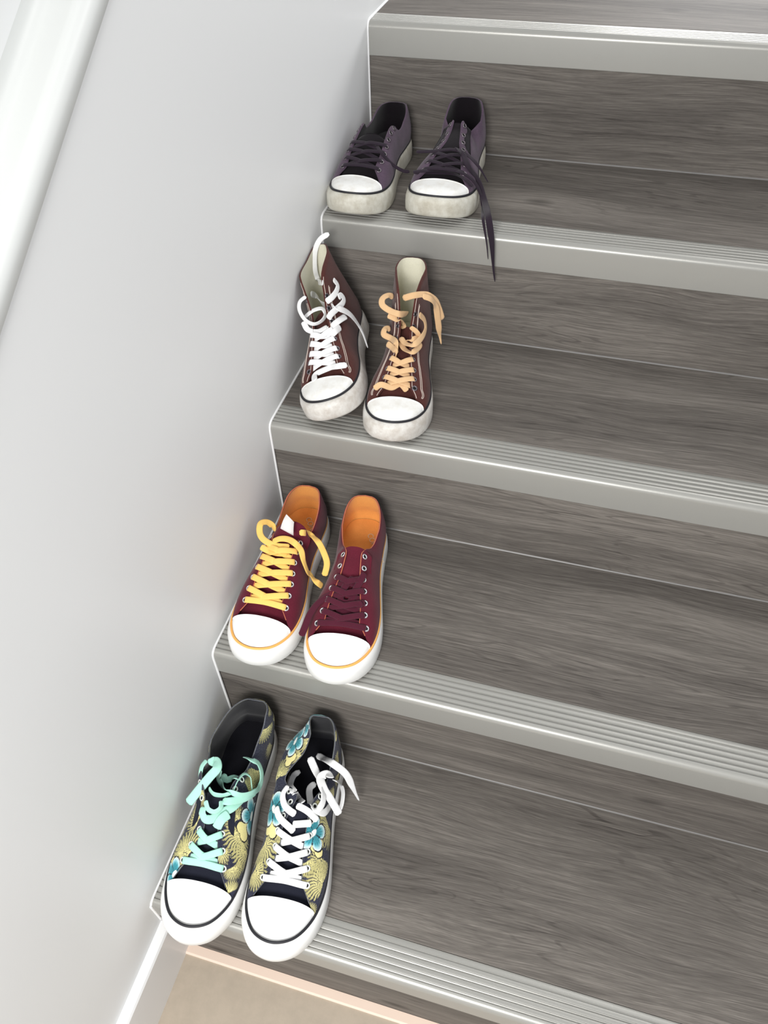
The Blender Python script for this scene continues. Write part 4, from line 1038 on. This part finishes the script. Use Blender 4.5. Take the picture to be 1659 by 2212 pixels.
def free_laces(key, mat):
    s = SHOES[key]; parts = []
    for w_, tip, pts in LACE_PATHS[key]:
        D = catmull(np.array(pts)[:, :3], max(20, 7 * len(pts)))
        a = np.array(pts); seg = np.linspace(0, 1, len(a)); q = np.linspace(0, 1, len(D))
        nn = np.stack([np.interp(q, seg, a[:, k]) for k in (3, 4, 5)], 1)
        nn /= np.linalg.norm(nn, axis=1, keepdims=True)
        wd = np.full(len(D), w_)
        wd[0] *= .55; wd[-1] *= .55
        if tip:
            wd *= np.interp(np.linspace(0, 1, len(D)), [0, .72, .9, 1], [1, 1, .4, .22])
        parts.append(ribbon_vf(D, nn, wd, 0.0014))
    return parts


def crosses(key, rows, width, bar=True, over=0.0012):
    s = SHOES[key]; P = []
    if bar: P.append(s.lace_bar(0, None, width))
    for i in rows:
        P.append(s.lace_cross(i, 1, None, width)); P.append(s.lace_cross(i, -1, None, width, over=over))
    return P


for key, mat, rows, width in (('1L', L_MINT, (1, 2), .0090), ('1R', L_WHITE, (1, 2, 3), .0084), ('2L', L_YELLOW, (1, 2, 3, 4, 5), .0088),
                              ('2R', L_MAROON, (1, 2, 3, 4), .0082), ('3L', L_WHITE, (1, 2, 3, 4), .0088), ('3R', L_TAN, (1, 2, 3), .0082),
                              ('4L', L_PURPLE, (1, 2, 3), .0065), ('4R', L_PURPLE, (1, 2), .006)):
    for q in crosses(key, rows, width, bar=key[0] != '3'):
        SHOES[key].add_lace([q], mat)
    for q in free_laces(key, mat):
        SHOES[key].add_lace([q], mat)


# white woven label standing on the tongue of the yellow-laced shoe
A, B, Cc, Dd, E_ = [np.array(q) for q in TAB]
rows = []
for t in np.linspace(0, 1, 7):
    a = A * (1 - t) + Dd * t; b = B * (1 - t) + Cc * t
    bow = np.array([0, 0, .0025 * math.sin(PI * t)])
    rows.append([a + bow, (a + b) / 2 + bow * 1.3, b + bow])
rows = np.array(rows); nb = np.cross(B - A, Dd - A); nb /= np.linalg.norm(nb)
V = np.vstack([rows.reshape(-1, 3), rows.reshape(-1, 3) - nb * .0008])
F = grid_faces(7, 3) + grid_faces(7, 3, off=21, flip=True)
for i in range(6):
    F += [(i * 3, i * 3 + 3, i * 3 + 24, i * 3 + 21), (i * 3 + 2, i * 3 + 23, i * 3 + 26, i * 3 + 5)]
F += [(0, 21, 22, 1), (1, 22, 23, 2), (18, 19, 40, 39), (19, 20, 41, 40)]
tab = mesh('label_tab', V, F, M_TAB, SHOES['2L'].tongue)
tab['label'] = 'white woven label on the tongue'

# faded print along the insoles of the maroon pair
def insole_print(key, p, q, size):
    cu = bpy.data.curves.new('insole_print', 'FONT'); cu.body = 'CONVERSE'; cu.size = size; cu.extrude = 0.0001
    cu.space_character = 0.95
    tmp = bpy.data.objects.new('text_source', cu)
    me = bpy.data.meshes.new_from_object(tmp)
    bpy.data.objects.remove(tmp); bpy.data.curves.remove(cu)
    me.name = 'insole_print'; me.materials.clear(); me.materials.append(M_PRINT_INK)
    o = link('insole_print', me, SHOES[key].root)
    d = np.array(q) - np.array(p)
    o.location = p; o.rotation_euler = (0, 0, math.atan2(d[1], d[0]))


insole_print('2R', INK[0], INK[1], 0.0125)
insole_print('2L', INK[2], INK[3], 0.0125)
